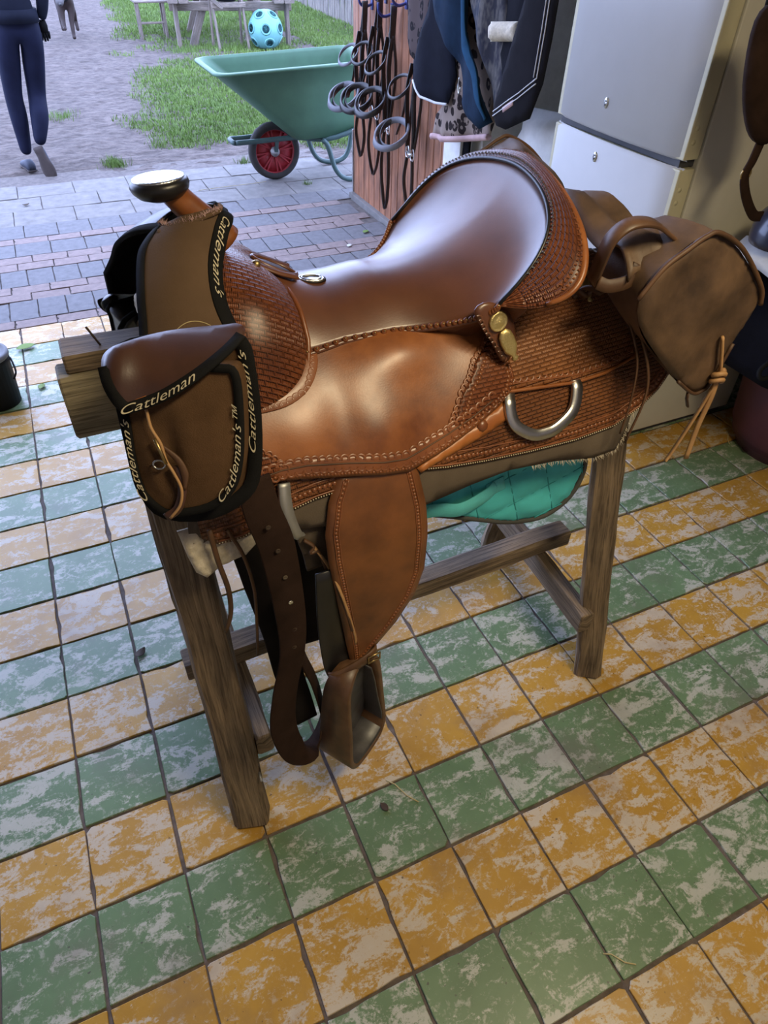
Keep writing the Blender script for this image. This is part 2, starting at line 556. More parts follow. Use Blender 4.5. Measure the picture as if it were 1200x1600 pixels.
def box_geo(cx, cy, cz, sx, sy, sz, bev=0.004):
    bm = bmesh.new()
    bmesh.ops.create_cube(bm, size=1)
    bmesh.ops.scale(bm, vec=(sx, sy, sz), verts=bm.verts)
    if bev:
        bmesh.ops.bevel(bm, geom=list(bm.edges), offset=bev, segments=2, affect='EDGES', profile=0.6)
    bmesh.ops.translate(bm, vec=(cx, cy, cz), verts=bm.verts)
    return bm

def bm_obj(name, bm, mat, parent=None, smooth=False, local=False):
    me = bpy.data.meshes.new(name)
    bm.to_mesh(me); bm.free()
    me.materials.append(MATS[mat])
    if smooth:
        me.polygons.foreach_set('use_smooth', [True] * len(me.polygons))
    o = bpy.data.objects.new(name, me)
    COL.objects.link(o)
    attach(o, parent, local)
    return o

def box(name, lo, hi, mat, parent=None, bev=0.004, local=False):
    c = [(a + b) / 2 for a, b in zip(lo, hi)]
    s = [b - a for a, b in zip(lo, hi)]
    return bm_obj(name, box_geo(*c, *s, bev=min(bev, min(s) * .3)), mat, parent, False, local)

def bar(name, p0, p1, w, h, mat, parent=None, up=(0, 0, 1), bev=0.006, wob=0.0015, local=False, seg=10, taper=1.0):
    """sawn timber from p0 to p1; w across (perpendicular to up), h along up; UV runs along the grain"""
    p0, p1 = np.array(p0, float), np.array(p1, float)
    d = p1 - p0
    L = np.linalg.norm(d); d /= L
    u = np.array(up, float); u -= d * (u @ d); u /= np.linalg.norm(u)
    s = np.cross(d, u)
    c = min(bev / w, .3); e = min(bev / h, .3)
    prof = [(-.5, -.5 + e), (-.5 + c, -.5), (.5 - c, -.5), (.5, -.5 + e), (.5, .5 - e), (.5 - c, .5), (-.5 + c, .5), (-.5, .5 - e)]
    per = [0, bev, w - bev, w, w + h - bev, w + h, 2 * w + h - bev, 2 * w + h]
    vs, fs, uv = [], [], []
    rr = random.Random(int(1000 * abs(p0[0] + 3 * p0[1] + 7 * p1[2])) + 5)
    ts = [0, min(.004 / L, .02)] + [i / seg for i in range(1, seg)] + [1 - min(.004 / L, .02), 1]
    for i, t in enumerate(ts):
        ends = i in (0, len(ts) - 1)
        sc = (1 + (taper - 1) * t) * (0.94 if ends else 1)
        for (a, b), q in zip(prof, per):
            j = 0 if ends else wob
            vs.append(p0 + d * L * t + s * (a * w * sc + rr.uniform(-j, j)) + u * (b * h * sc + rr.uniform(-j, j)))
            uv.append((L * t, q))
    for i in range(len(ts) - 1):
        for k in range(8):
            l = (k + 1) % 8
            fs.append((i * 8 + k, i * 8 + l, i * 8 + 8 + l, i * 8 + 8 + k))
    fs.append(tuple(range(7, -1, -1)))
    fs.append(tuple((len(ts) - 1) * 8 + k for k in range(8)))
    return mesh_obj(name, vs, fs, mat, parent, False, uv, local, fix=True)

def lathe(name, prof, mat, parent=None, seg=32, M=None, smooth=True, local=False, sy=1.0):
    """prof: (radius, height) list, axis +Z, placed with matrix M"""
    vs, fs, uv = [], [], []
    M = M or Matrix.Identity(4)
    for i, (r, h) in enumerate(prof):
        for k in range(seg):
            a = 2 * PI * k / seg
            vs.append(tuple(M @ Vector((r * math.cos(a), sy * r * math.sin(a), h))))
            uv.append((k / seg, i / len(prof)))
    n = len(prof)
    for i in range(n - 1):
        for k in range(seg):
            l = (k + 1) % seg
            fs.append((i * seg + k, i * seg + l, i * seg + seg + l, i * seg + seg + k))
    if prof[0][0] > 1e-6:
        fs.append(tuple(range(seg - 1, -1, -1)))
    if prof[-1][0] > 1e-6:
        fs.append(tuple((n - 1) * seg + k for k in range(seg)))
    return mesh_obj(name, vs, fs, mat, parent, smooth, uv, local, fix=True)

def grid(name, G, mat, parent=None, uvs=None, thick=0.0, closed_u=False, local=False, offset=-1):
    """G[rows][cols] of points -> surface; optional solidify"""
    R, Cn = len(G), len(G[0])
    vs = [p for row in G for p in row]
    fs = []
    for i in range(R - 1):
        for j in range(Cn if closed_u else Cn - 1):
            k = (j + 1) % Cn
            fs.append((i * Cn + j, i * Cn + k, (i + 1) * Cn + k, (i + 1) * Cn + j))
    if uvs is None:
        A = np.array(G, float)
        du = np.zeros((R, Cn)); dv = np.zeros((R, Cn))
        du[:, 1:] = np.cumsum(np.linalg.norm(np.diff(A, axis=1), axis=2), axis=1)
        dv[1:, :] = np.cumsum(np.linalg.norm(np.diff(A, axis=0), axis=2), axis=0)
        uvs = np.stack([du.ravel() - du.ravel().mean(), dv.ravel()], 1)
    o = mesh_obj(name, vs, fs, mat, parent, True, uvs, local)
    if thick:
        s = o.modifiers.new('thickness', 'SOLIDIFY')
        s.thickness = thick
        s.offset = offset
    return o

def resample(P, res, closed=True):
    P = np.array(P, float)
    Q = np.vstack([P, P[:1]]) if closed else P
    out = []
    for a, b in zip(Q[:-1], Q[1:]):
        n = max(1, int(round(np.linalg.norm(b - a) / res)))
        for k in range(n):
            out.append(a + (b - a) * k / n)
    if not closed:
        out.append(Q[-1])
    return np.array(out)

def seg_dist(pts, poly):
    A = poly; B = np.roll(poly, -1, 0)
    d = np.full(len(pts), 1e9)
    for a, b in zip(A, B):
        ab = b - a
        t = np.clip(((pts - a) @ ab) / max(ab @ ab, 1e-12), 0, 1)
        d = np.minimum(d, np.linalg.norm(pts - (a + t[:, None] * ab), axis=1))
    return d

def inside(pts, poly):
    x, y = pts[:, 0], pts[:, 1]
    r = np.zeros(len(pts), bool)
    A = poly; B = np.roll(poly, -1, 0)
    for (x1, y1), (x2, y2) in zip(A, B):
        if y1 == y2:
            continue
        c = ((y1 > y) != (y2 > y)) & (x < (x2 - x1) * (y - y1) / (y2 - y1) + x1)
        r ^= c
    return r

def patch(name, outline, mapf, t, mat, parent=None, res=0.012, edge=0.006, puff=0.0, puff_r=0.05, smooth_n=0, bulge=None):
    """a panel of leather or cloth: outline in surface coordinates (a, b); mapf(a, b, off) -> point; thickness t
    with rounded edges; puff adds a cushion towards the middle; bulge(a, b) adds local swelling"""
    O = np.array(outline, float)
    if smooth_n:
        O = spline(O, smooth_n, True)
    O = resample(O, res)
    lo, hi = O.min(0), O.max(0)
    gx, gy = np.meshgrid(np.arange(lo[0], hi[0], res), np.arange(lo[1], hi[1], res))
    gp = np.stack([gx.ravel(), gy.ravel()], 1) + res * .37
    gp = gp[inside(gp, O)]
    gp = gp[seg_dist(gp, O) > res * .45] if len(gp) else gp
    ins = []
    cen = O.mean(0)
    allp = np.vstack([O, gp]) if len(gp) else O
    r = delaunay_2d_cdt([Vector(p) for p in allp], [], [list(range(len(O)))], 1, 1e-6)
    V2 = np.array([tuple(v) for v in r[0]])
    tris = [tuple(f) for f in r[2]]
    d = seg_dist(V2, O)
    q = np.clip(d / max(edge, 1e-6), 0, 1)
    h = t * (0.45 + 0.55 * np.sqrt(1 - (1 - q) ** 2))
    if puff:
        h = h + puff * np.sin(np.clip(d / puff_r, 0, 1) * PI / 2)
    if bulge:
        h = h + np.array([bulge(a, b) for a, b in V2]) * np.clip(d / 0.03, 0, 1)
    n = len(V2)
    top = [mapf(a, b, hh) for (a, b), hh in zip(V2, h)]
    bot = [mapf(a, b, 0.0) for a, b in V2]
    # orientation
    f0 = tris[len(tris) // 2]
    nn = np.cross(np.array(top[f0[1]]) - top[f0[0]], np.array(top[f0[2]]) - top[f0[0]])
    up = np.array(mapf(*V2[f0[0]], t + .01)) - np.array(mapf(*V2[f0[0]], 0))
    if nn @ up < 0:
        tris = [f[::-1] for f in tris]
    fs = list(tris) + [tuple(i + n for i in f[::-1]) for f in tris]
    cnt = {}
    for f in tris:
        for i in range(3):
            e = (f[i], f[(i + 1) % 3])
            cnt[e] = 1
    for (a, b) in list(cnt):
        if (b, a) not in cnt:
            fs.append((b, a, a + n, b + n))
    uv = np.vstack([V2, V2])
    return mesh_obj(name, top + bot, fs, mat, parent, True, uv)

def dots(name, path, mapf, r, h, off, mat, parent, step, half=False, jitter=0.0):
    """a row of small domes along a path in surface coordinates (tooling stamps, beads, nails)"""
    P = resample(path, step, closed=False)
    vs, fs, uv = [], [], []
    seg = 8
    for i, p in enumerate(P):
        b0 = len(vs)
        for ring, (rr, hh) in enumerate(((1.0, 0), (.82, .75))):
            for k in range(seg):
                a = 2 * PI * k / seg
                vs.append(mapf(p[0] + r * rr * math.cos(a), p[1] + r * rr * math.sin(a), off + h * hh)); uv.append(p)
        vs.append(mapf(p[0], p[1], off + h)); uv.append(p)
        for k in range(seg):
            l = (k + 1) % seg
            fs.append((b0 + k, b0 + l, b0 + seg + l, b0 + seg + k))
            fs.append((b0 + seg + k, b0 + seg + l, b0 + 2 * seg))
    return mesh_obj(name, vs, fs, mat, parent, True, uv, fix=True)

def scallops(name, path, mapf, r, off, mat, parent, step):
    """overlapping C-shaped stamps along a border: small raised rings"""
    P = resample(path, step, closed=False)
    T = np.gradient(P, axis=0)
    T /= np.maximum(np.linalg.norm(T, axis=1), 1e-9)[:, None]
    vs, fs, uv = [], [], []
    for p, t in zip(P, T):
        nrm = np.array([-t[1], t[0]])
        b0 = len(vs)
        k = 7
        for i in range(k):
            a = PI * i / (k - 1)
            dirv = -math.cos(a) * t + math.sin(a) * nrm
            for rr, hh in ((1.0, 0.0), (0.84, 0.0013), (0.6, 0.0002)):
                q = p + dirv * r * rr
                vs.append(mapf(q[0], q[1], off + hh)); uv.append(q)
        for i in range(k - 1):
            for m in range(2):
                fs.append((b0 + i * 3 + m, b0 + i * 3 + m + 1, b0 + i * 3 + 4 + m, b0 + i * 3 + 3 + m))
    return mesh_obj(name, vs, fs, mat, parent, True, uv)

def surf_cord(name, path, mapf, r, off, mat, parent, closed=False, res=0.008, flat=0.6):
    P = resample(path, res, closed)
    return cord(name, [mapf(a, b, off) for a, b in P], r, mat, parent, 6, closed)

def text_on(name, body, path, mapf, size, off, mat, parent, thick=0.0006, shear=0.5):
    """lettering laid along a path in surface coordinates"""
    cu = bpy.data.curves.new('lettering', 'FONT')
    cu.body = body
    cu.size = 1.0
    cu.shear = shear
    cu.extrude = 0.0
    cu.offset = -0.006
    o = bpy.data.objects.new('lettering', cu)
    COL.objects.link(o)
    dg = bpy.context.evaluated_depsgraph_get()
    me = bpy.data.meshes.new_from_object(o.evaluated_get(dg))
    bpy.data.objects.remove(o)
    V = np.array([v.co[:2] for v in me.vertices])
    F = [tuple(p.vertices) for p in me.polygons]
    bpy.data.meshes.remove(me)
    P = resample(path, 0.004, closed=False)
    L = np.r_[0, np.cumsum(np.linalg.norm(np.diff(P, axis=0), axis=1))]
    T = np.gradient(P, axis=0); T /= np.linalg.norm(T, axis=1)[:, None]
    wx = V[:, 0].max() - V[:, 0].min()
    s = (V[:, 0] - V[:, 0].min()) / wx * L[-1]
    px = np.interp(s, L, P[:, 0]); py = np.interp(s, L, P[:, 1])
    tx = np.interp(s, L, T[:, 0]); ty = np.interp(s, L, T[:, 1])
    hgt = (V[:, 1] - 0.3) * size
    vs = [mapf(a - ny * h, b + nx * h, off) for a, b, nx, ny, h in zip(px, py, tx, ty, hgt)]
    ob = mesh_obj(name, vs, F, mat, parent, False)
    sm = ob.modifiers.new('thickness', 'SOLIDIFY'); sm.thickness = thick; sm.offset = 0
    return ob

def copy_tree(o, parent=None):
    c = o.copy()
    COL.objects.link(c)
    if parent is not None:
        c.parent = parent
    for ch in list(o.children):
        copy_tree(ch, c)
    return c

# ------------------------------------------------------------------ the setting: tiled floor
def struct(o):
    o['kind'] = 'structure'
    return o

floor = struct(box('floor', (-2.8, -3.3, -0.12), (3.2, 2.0, -0.006), 'grout', None, 0))
TP = 0.2
def tile_mesh(w, d, h, seed, chip=0.0):
    rr = random.Random(seed)
    c4 = [(-w / 2, -d / 2), (w / 2, -d / 2), (w / 2, d / 2), (-w / 2, d / 2)]
    out = []
    for k in range(4):
        p, q = np.array(c4[k]), np.array(c4[(k + 1) % 4])
        pv = np.array(c4[k - 1])
        c = rr.uniform(.001, .003) if rr.random() > chip else rr.uniform(.006, .014)
        u1 = (pv - p) / np.linalg.norm(pv - p); u2 = (q - p) / np.linalg.norm(q - p)
        out.append(tuple(p + u1 * c * rr.uniform(.5, 1.2)))
        out.append(tuple(p + u2 * c * rr.uniform(.5, 1.2)))
        nrm = np.array((-u2[1], u2[0]))
        for t in (.22, .4, .6, .78):
            j = rr.uniform(-.0004, .0016) if rr.random() > chip * .7 else rr.uniform(.003, .007)
            out.append(tuple(p + (q - p) * (t + rr.uniform(-.05, .05)) + nrm * j))
    vs, fs = [], []
    for z, s in ((-h, 1.0), (-.0015, 1.0), (0, .985)):
        vs += [(x * s, y * s, z) for x, y in out]
    n = len(out)
    for L in range(2):
        for k in range(n):
            l = (k + 1) % n
            fs.append((L * n + k, L * n + l, L * n + n + l, L * n + n + k))
    fs.append(tuple(2 * n + k for k in range(n)))
    return vs, fs

def shared_mesh(name, geo, mat):
    me = bpy.data.meshes.new(name)
    me.from_pydata(geo[0], [], geo[1])
    me.materials.append(MATS[mat])
    return me

# projected position decides which tiles the photograph shows
Rc = np.array(cam.rotation_euler.to_matrix())
Cc = np.array(cam.location)
def to_px(w):
    d = (np.array(w, float) - Cc) @ Rc
    if d[2] > -0.05:
        return (-9999, -9999)
    return (600 + 1068.9 * d[0] / -d[2], 800 - 1068.9 * d[1] / -d[2])

variants = {m: [shared_mesh('floor_tile', tile_mesh(.1945, .1935, .012, 100 + i, .15), m) for i in range(8)] for m in ('green_tile', 'ochre_tile')}
rest_v, rest_f, rest_m = [], [], []
for i in range(-14, 16):
    for r in range(-10, 16):
        x, y = (i + .5) * TP, -(r + .5) * TP
        mt = 'ochre_tile' if r % 2 == 0 else 'green_tile'
        z = rnd.uniform(-.0008, .0008)
        dx, dy, rz = rnd.uniform(-.002, .002), rnd.uniform(-.0015, .0015), rnd.uniform(-.006, .006)
        v = rnd.randrange(8); k = rnd.randrange(2)
        vis = any(-30 < p[0] < 1230 and -10 < p[1] < 1630 for p in (to_px((x + a, y + b, 0)) for a in (-.1, 0, .1) for b in (-.1, 0, .1)))
        if x > 3.12 or x < -2.66:
            continue
        if vis:
            o = bpy.data.objects.new('floor_tile', variants[mt][v])
            COL.objects.link(o)
            o.location = (x + dx, y + dy, z)
            o.rotation_euler = (0, 0, rz + k * PI)
            o.parent = floor
        else:
            g = tile_mesh(.1945, .1935, .012, 300 + v)
            b0 = len(rest_v)
            rest_v += [(a + x, b + y, c + z) for a, b, c in g[0]]
            for f in g[1]:
                rest_f.append(tuple(q + b0 for q in f)); rest_m.append(0 if mt == 'ochre_tile' else 1)
o = mesh_obj('floor_tile_field', rest_v, rest_f, 'ochre_tile', floor, False)
o.data.materials.append(MATS['green_tile'])
o.data.polygons.foreach_set('material_index', rest_m)
o['kind'] = 'stuff'

# ------------------------------------------------------------------ paving outside the doorway
pave = struct(box('ground_paving', (-8, 2.0, -0.12), (4.2, 4.75, -0.009), 'paver_joint', None, 0))
def paver_row(y0, y1, x0, x1, w, mat, name, seed, off=0.0, cut=None):
    rr = random.Random(seed)
    ms = [shared_mesh(name, tile_mesh(w - .005, (y1 - y0) - .005, .02, seed * 10 + i, .1), mat) for i in range(3)]
    x = x0 + off
    while x < x1:
        yc = (y0 + y1) / 2
        if not cut or cut(x + w / 2, yc):
            o = bpy.data.objects.new(name, ms[rr.randrange(3)])
            COL.objects.link(o)
            o.location = (x + w / 2, yc, rr.uniform(-.003, .002))
            o.rotation_euler = (rr.uniform(-.01, .01), rr.uniform(-.01, .01), rr.uniform(-.012, .012))
            o.parent = pave
        x += w
right = lambda x, y: x < (2.38 if y < 3.35 else 3.3)
paver_row(2.005, 2.10, -1.25, 2.45, .205, 'pink_brick', 'paving_brick', 41, cut=right)
paver_row(2.10, 2.34, -1.25, 2.45, .145, 'slate_brick', 'paving_brick', 42, .05, right)
paver_row(2.34, 2.44, -1.25, 2.45, .205, 'pink_brick', 'paving_brick', 43, .1, right)
paver_row(2.44, 2.54, -1.25, 2.45, .205, 'pink_brick', 'paving_brick', 44, 0, right)
paver_row(2.54, 2.78, -1.25, 2.45, .145, 'slate_brick', 'paving_brick', 45, .02, right)
paver_row(2.78, 2.89, -1.25, 2.45, .205, 'pink_brick', 'paving_brick', 46, .05, right)
paver_row(2.89, 3.00, -1.25, 2.45, .205, 'pink_brick', 'paving_brick', 47, .14, right)
paver_row(3.00, 3.22, -1.25, 2.45, .21, 'slate_brick', 'paving_brick', 48, .02, right)
paver_row(3.22, 3.32, -1.25, 2.45, .205, 'pink_brick', 'paving_brick', 49, .05, right)
paver_row(3.32, 3.56, -1.25, 3.1, .21, 'slate_brick', 'paving_brick', 50, .09, right)
slabcut = lambda x, y: y < 4.62 - .17 * (x - 0.0) + .1
paver_row(3.56, 3.86, -1.25, 3.3, .40, 'concrete_slab', 'paving_slab', 51, .1, slabcut)
paver_row(3.86, 4.16, -1.25, 3.3, .40, 'concrete_slab', 'paving_slab', 52, -.1, slabcut)
paver_row(4.16, 4.46, -1.25, 2.3, .40, 'concrete_slab', 'paving_slab', 53, .15, slabcut)

# ------------------------------------------------------------------ yard: bumpy earth and grass
def hnoise(x, y):
    return .5 * math.sin(1.7 * x + .6 * math.sin(2.1 * y)) + .3 * math.sin(3.7 * y + 1.3 * math.sin(2.9 * x)) + .2 * math.sin(7.3 * x + 5.1 * y)
def yard_z(x, y):
    e = min(1, max(0, (y - (4.62 - .17 * x)) / .25))
    return -.03 + e * (.022 + .012 * hnoise(1.3 * x, 1.3 * y)) + (e * .014 * math.sin(17 * x + 3 * math.sin(11 * y)) * math.sin(13 * y + 2 * math.sin(9 * x)))
nx, ny = 190, 210
xs = np.linspace(-7, 14, nx); ys = 4.05 + (np.linspace(0, 1, ny) ** 1.6) * 22
G = [[(x, y, yard_z(x, y)) for x in xs] for y in ys]
dirt = grid('ground_dirt', G, 'dirt')
struct(dirt)

def grass_amount(x, y):
    # lawn to the right of the trodden path, thinner towards its edge
    edge = 1.12 + .10 * (y - 5.5) + .28 * hnoise(.9 * x + 3, .8 * y)
    a = (x - edge) * 2.2
    near = (y - (5.15 - .30 * (x - 1.4) + .22 * hnoise(2.1 * x, 1.9 * y + 1))) * 2.5
    a = min(a, near)
    bare = hnoise(1.1 * x + 1.0, 1.2 * y + 5)
    if 8.9 < y < 11.8 and 1.2 < x < 4.6:
        a = min(a, 0.25 + .8 * bare)
    if y > 5.0 and x > 1.2 and y < 9:
        a = min(a, 1.4 + .7 * bare)
    if x < -0.4 and y > 6.5:
        a = max(a, .7)
    return max(0, min(1, a))
gv, gf = [], []
rg = random.Random(11)
def blade(x, y, h, w):
    z = yard_z(x, y) - .004
    a = rg.uniform(0, 2 * PI)
    lx, ly = rg.uniform(-.5, .5) * h, rg.uniform(-.5, .5) * h
    dx, dy = math.cos(a) * w, math.sin(a) * w
    b = len(gv)
    gv.extend([(x - dx, y - dy, z), (x + dx, y + dy, z), (x + lx * .5 + dx * .6, y + ly * .5 + dy * .6, z + h * .6), (x + lx * .5 - dx * .6, y + ly * .5 - dy * .6, z + h * .6), (x + lx, y + ly, z + h)])
    gf.extend([(b, b + 1, b + 2, b + 3), (b + 3, b + 2, b + 4)])
cnt = 0
while cnt < 150000:
    y = 4.2 + (rg.random() ** 1.5) * 13
    x = rg.uniform(-.9, min(7.5, 1.2 + .55 * y))
    if rg.random() < grass_amount(x, y) * (0.95 if rg.random() < .8 else .3):
        s = 1 + (y - 4.5) * .05
        blade(x, y, rg.uniform(.015, .05) * s, .0048 * s)
        cnt += 1
for (cx, cy, n, r) in ((.88, 4.80, 300, .09), (1.35, 5.3, 120, .12), (.62, 6.6, 150, .15), (1.9, 4.5, 100, .06), (2.65, 10.15, 500, .25), (2.2, 3.75, 60, .03), (3.4, 10.1, 500, .3), (4.0, 10.0, 400, .25)):
    for _ in range(n):
        blade(cx + rg.gauss(0, r * .5), cy + rg.gauss(0, r * .5), rg.uniform(.03, .08), .003)
grass = mesh_obj('lawn_grass', gv, gf, 'grass_blade', None, False)
tag(grass, 'short green grass growing in patches over the yard', 'grass', kind='stuff')

# leaves, straw and crumbs lying about
def leaf(name, x, y, z, size, mat, label, rz=0.0, curl=.3):
    vs = []
    n = 6
    for i in range(n + 1):
        t = i / n
        w = size * .32 * math.sin(PI * min(1, t * .96 + .04)) ** .8
        zz = size * curl * (t - .5) ** 2 + .002
        for s in (-1, 0, 1):
            vs.append((size * (t - .5), s * w, zz + abs(s) * w * .35))
    fs = []
    for i in range(n):
        for s in range(2):
            fs.append((i * 3 + s, i * 3 + s + 1, i * 3 + 4 + s, i * 3 + 3 + s))
    o = mesh_obj(name, vs, fs, mat, None, True)
    o.location = (x, y, z + .001)
    o.rotation_euler = (0, 0, rz)
    m = o.modifiers.new('thickness', 'SOLIDIFY'); m.thickness = .001
    tag(o, label, 'leaf')
    return o
leaf('fallen_leaf', .018, 1.77, 0, .09, 'leaf_green', 'long dark green leaf lying beside the black bucket', .25)
leaf('fallen_leaf', .06, 1.36, 0, .05, 'leaf_green', 'small yellow-green leaf on a pale tile near the bucket', 1.2)
leaf('fallen_leaf', 2.22, 2.62, 0, .06, 'leaf_green', 'pale green leaf by the foot of the plank door', .6)
leaf('fallen_leaf', 1.02, 3.18, 0, .05, 'white_cloth', 'whitish leaf lying on the brick paving behind the horn', .3)
leaf('fallen_leaf', 2.02, 2.43, 0, .05, 'white_cloth', 'whitish leaf on the bricks in front of the seat', .9)
leaf('fallen_leaf', .69, -1.05, 0, .028, 'leaf_brown', 'dark crumb of leaf on the green tile below the stirrup', 1.9)
leaf('fallen_leaf', .215, -.33, 0, .04, 'leaf_brown', 'black crumpled leaf on the pink tile left of the front leg', .7, .9)
leaf('fallen_leaf', .145, 3.97, 0, .05, 'leaf_brown', 'brown leaf on the slabs left of the saddle horn', .4, .9)
leaf('fallen_leaf', 2.72, -.28, 0, .06, 'leaf_brown', 'brown dead leaf on the floor below the fridge', .4, .6)
for k, (x, y, L, a, lab) in enumerate(((1.64, 3.9, .55, .06, 'long pale straw lying on the slabs below the barrow wheel'), (.75, -1.03, .10, 2.1, 'short straw on the green tile right of the stirrup'), (1.02, -1.56, .07, 2.4, 'thin straw on the green tile at the lower edge'), (2.72, -.18, .10, .9, 'thin straw on the floor beside the fridge'))):
    o = cord('straw_stalk', [(-L / 2, 0, .003), (-L / 6, .004, .004), (L / 4, -.003, .003), (L / 2, .002, .003)], .0016, 'straw', None, 5)
    o.location = (x, y, 0); o.rotation_euler = (0, 0, a)
    tag(o, lab, 'straw')

# ------------------------------------------------------------------ walls, ceiling, plank door
struct(box('wall_right', (3.15, -3.3, 0), (3.35, 2.0, 3.3), 'dark_wall', None, 0))
struct(box('wall_back', (-2.7, -3.4, 0), (3.35, -3.2, 3.3), 'plaster', None, 0))
struct(box('wall_left', (-2.8, -3.3, 0), (-2.6, 2.0, 3.3), 'plaster', None, 0))
struct(box('ceiling', (-2.8, -3.4, 3.2), (3.35, 2.1, 3.3), 'plaster', None, 0))
struct(box('wall_front_right', (2.45, 1.62, 0), (3.2, 2.0, 3.25), 'white_paint', None, .006))
struct(box('trim_1', (2.375, 1.72, 0), (2.45, 1.9, 3.2), 'white_paint', None, .006))

DX = 2.43
door = box('door_1', (DX + .028, 1.93, 0.03), (DX + .05, 3.34, 2.2), 'plank_wood', None, .002)
struct(door)
pw = .094
for k in range(15):
    y = 1.93 + k * pw
    bar('plank', (DX + .016, y + pw / 2, .03), (DX + .016, y + pw / 2, 2.2), pw - .006, .026, 'plank_wood', door, up=(1, 0, 0), bev=.004, wob=.0004, seg=3)
bar('edge_strip', (DX + .02, 3.352, .0), (DX + .02, 3.352, .46), .05, .012, 'steel_zinc', door, up=(0, 1, 0), bev=.002, wob=0)
struct(box('trim_2', (2.40, 1.95, -.02), (2.48, 3.36, .035), 'concrete_slab', None, .006))

# ------------------------------------------------------------------ fridge
fx, fy0, fy1 = 2.15, -0.01, 0.67
fr = empty('fridge_freezer', (2.5, .33, 0), 'tall white fridge freezer with two doors behind the saddle', 'fridge')
box('body', (fx + .092, fy0, .03), (fx + .72, fy1, 1.98), 'fridge_beige', fr, .006)
def fdoor(z0, z1):
    G = []
    ny = 14
    rows = [(z0, .012), (z0 + .012, 0), (z1 - .012, 0), (z1, .012)]
    for z, back in rows:
        row = []
        for i in range(ny + 1):
            t = i / ny
            y = fy0 + (fy1 - fy0) * t
            bow = .022 * (1 - (2 * t - 1) ** 2)
            e = .010 if i in (0, ny) else 0
            row.append((fx + .018 - bow + back + e, y, z))
        G.append(row)
    d = grid('door', G, 'fridge_white', fr)
    box('door_side', (fx + .022, fy0 + .001, z0 + .004), (fx + .084, fy1 - .001, z1 - .004), 'fridge_trim', d, .004)
    box('gasket', (fx + .082, fy0 + .012, z0 + .01), (fx + .094, fy1 - .012, z1 - .01), 'gasket', d, .002)
    return d
d1 = fdoor(.11, 1.085)
d2 = fdoor(1.105, 1.97)
box('door_gap', (fx + .03, fy0 + .02, 1.083), (fx + .092, fy1 - .02, 1.107), 'gasket', fr, .002)
box('foot_plinth', (fx + .1, fy0 + .02, 0), (fx + .7, fy1 - .02, .035), 'gasket', fr, .004)
for dd, z in ((d2, 1.20), (d1, 1.03)):
    y = .375
    M = Matrix.Translation((fx - .003, y, z)) @ Matrix.Rotation(-PI / 2, 4, 'Y')
    pl = lathe('screw_plate', [(.0, .0), (.017, .0), (.016, .004), (0, .004)], 'steel', dd, 20, M, sy=.6)
    for s in (-1, 1):
        M2 = Matrix.Translation((fx - .008, y, z + s * .006)) @ Matrix.Rotation(-PI / 2, 4, 'Y')
        lathe('screw', [(0, 0), (.003, 0), (.0025, .002), (0, .0025)], 'gasket', dd, 8, M2)
for i, z in enumerate((1.16, 1.20, 1.02, .98)):
    M = Matrix.Translation((fx + .044, fy0 + .003, z)) @ Matrix.Rotation(PI / 2, 4, 'X')
    lathe('hinge_plug', [(0, 0), (.009, 0), (.008, .003), (0, .003)], 'fridge_trim', d2 if i < 2 else d1, 14, M)

# ------------------------------------------------------------------ horse rugs hanging on a rack
rack = empty('rug_rack', (2.42, 1.4, 1.74), 'wooden rail carrying the hanging horse rugs', 'rack')
bar('rail', (2.42, .72, 1.74), (2.42, 2.2, 1.74), .05, .04, 'plank_wood', rack)
for y in (.8, 1.45, 2.1):
    bar('bracket', (2.42, y, 1.76), (2.42, y, 3.2), .03, .03, 'steel_zinc', rack, up=(0, 1, 0))

def rug(name, outline, x0, mat, label, folds=(14, .012, 0.0), t=.012, lean=0.0, cat='horse rug'):
    def mf(a, b, off):
        f = folds[1] * math.sin(folds[0] * a + folds[2] + 2.2 * b) * min(1, max(.15, (1.75 - b) * 1.4)) + .3 * folds[1] * math.sin(folds[0] * 2.3 * a + 1.0)
        return np.array((x0 - off + f + lean * (1.7 - b), a, b))
    o = patch(name, outline, mf, t, mat, None, res=.03, edge=.012)
    tag(o, label, cat, 'horse rugs on the rack')
    return o, mf
top = 1.70
r1, m1 = rug('horse_rug', [(2.14, top), (2.135, 1.324), (2.125, 1.163), (2.06, 1.10), (1.993, 1.083), (1.93, 1.12), (1.80, 1.2), (1.78, top)], 2.235, 'leopard_grey', 'grey leopard print horse rug hanging nearest the plank door')
r3, m3 = rug('horse_rug', [(1.75, top), (1.72, 1.2), (1.70, 1.00), (1.825, .869), (1.845, .765), (1.70, .785), (1.50, .83), (1.23, .900), (1.20, .98), (1.25, 1.2), (1.28, top)], 2.265, 'leopard_beige', 'beige leopard print horse rug with pink edging, lowest of all', (17, .018, .6))
ed = [(1.848, .762), (1.70, .782), (1.50, .827), (1.23, .897)]
surf_cord('pink_edging', ed, m3, .016, .008, 'pink_binding', r3, res=.02)
r2, m2 = rug('horse_rug', [(1.74, top), (1.835, 1.311), (1.93, 1.17), (1.991, 1.069), (1.968, 1.002), (1.851, .95), (1.72, .945), (1.61, .958), (1.555, 1.083), (1.60, 1.225), (1.62, top)], 2.212, 'navy_cloth', 'plain navy horse rug corner with white hem', (11, .015, 1.0))
surf_cord('white_hem', [(1.968, 1.002), (1.851, .95), (1.72, .945), (1.61, .958)], m2, .006, .008, 'white_trim', r2, res=.02)
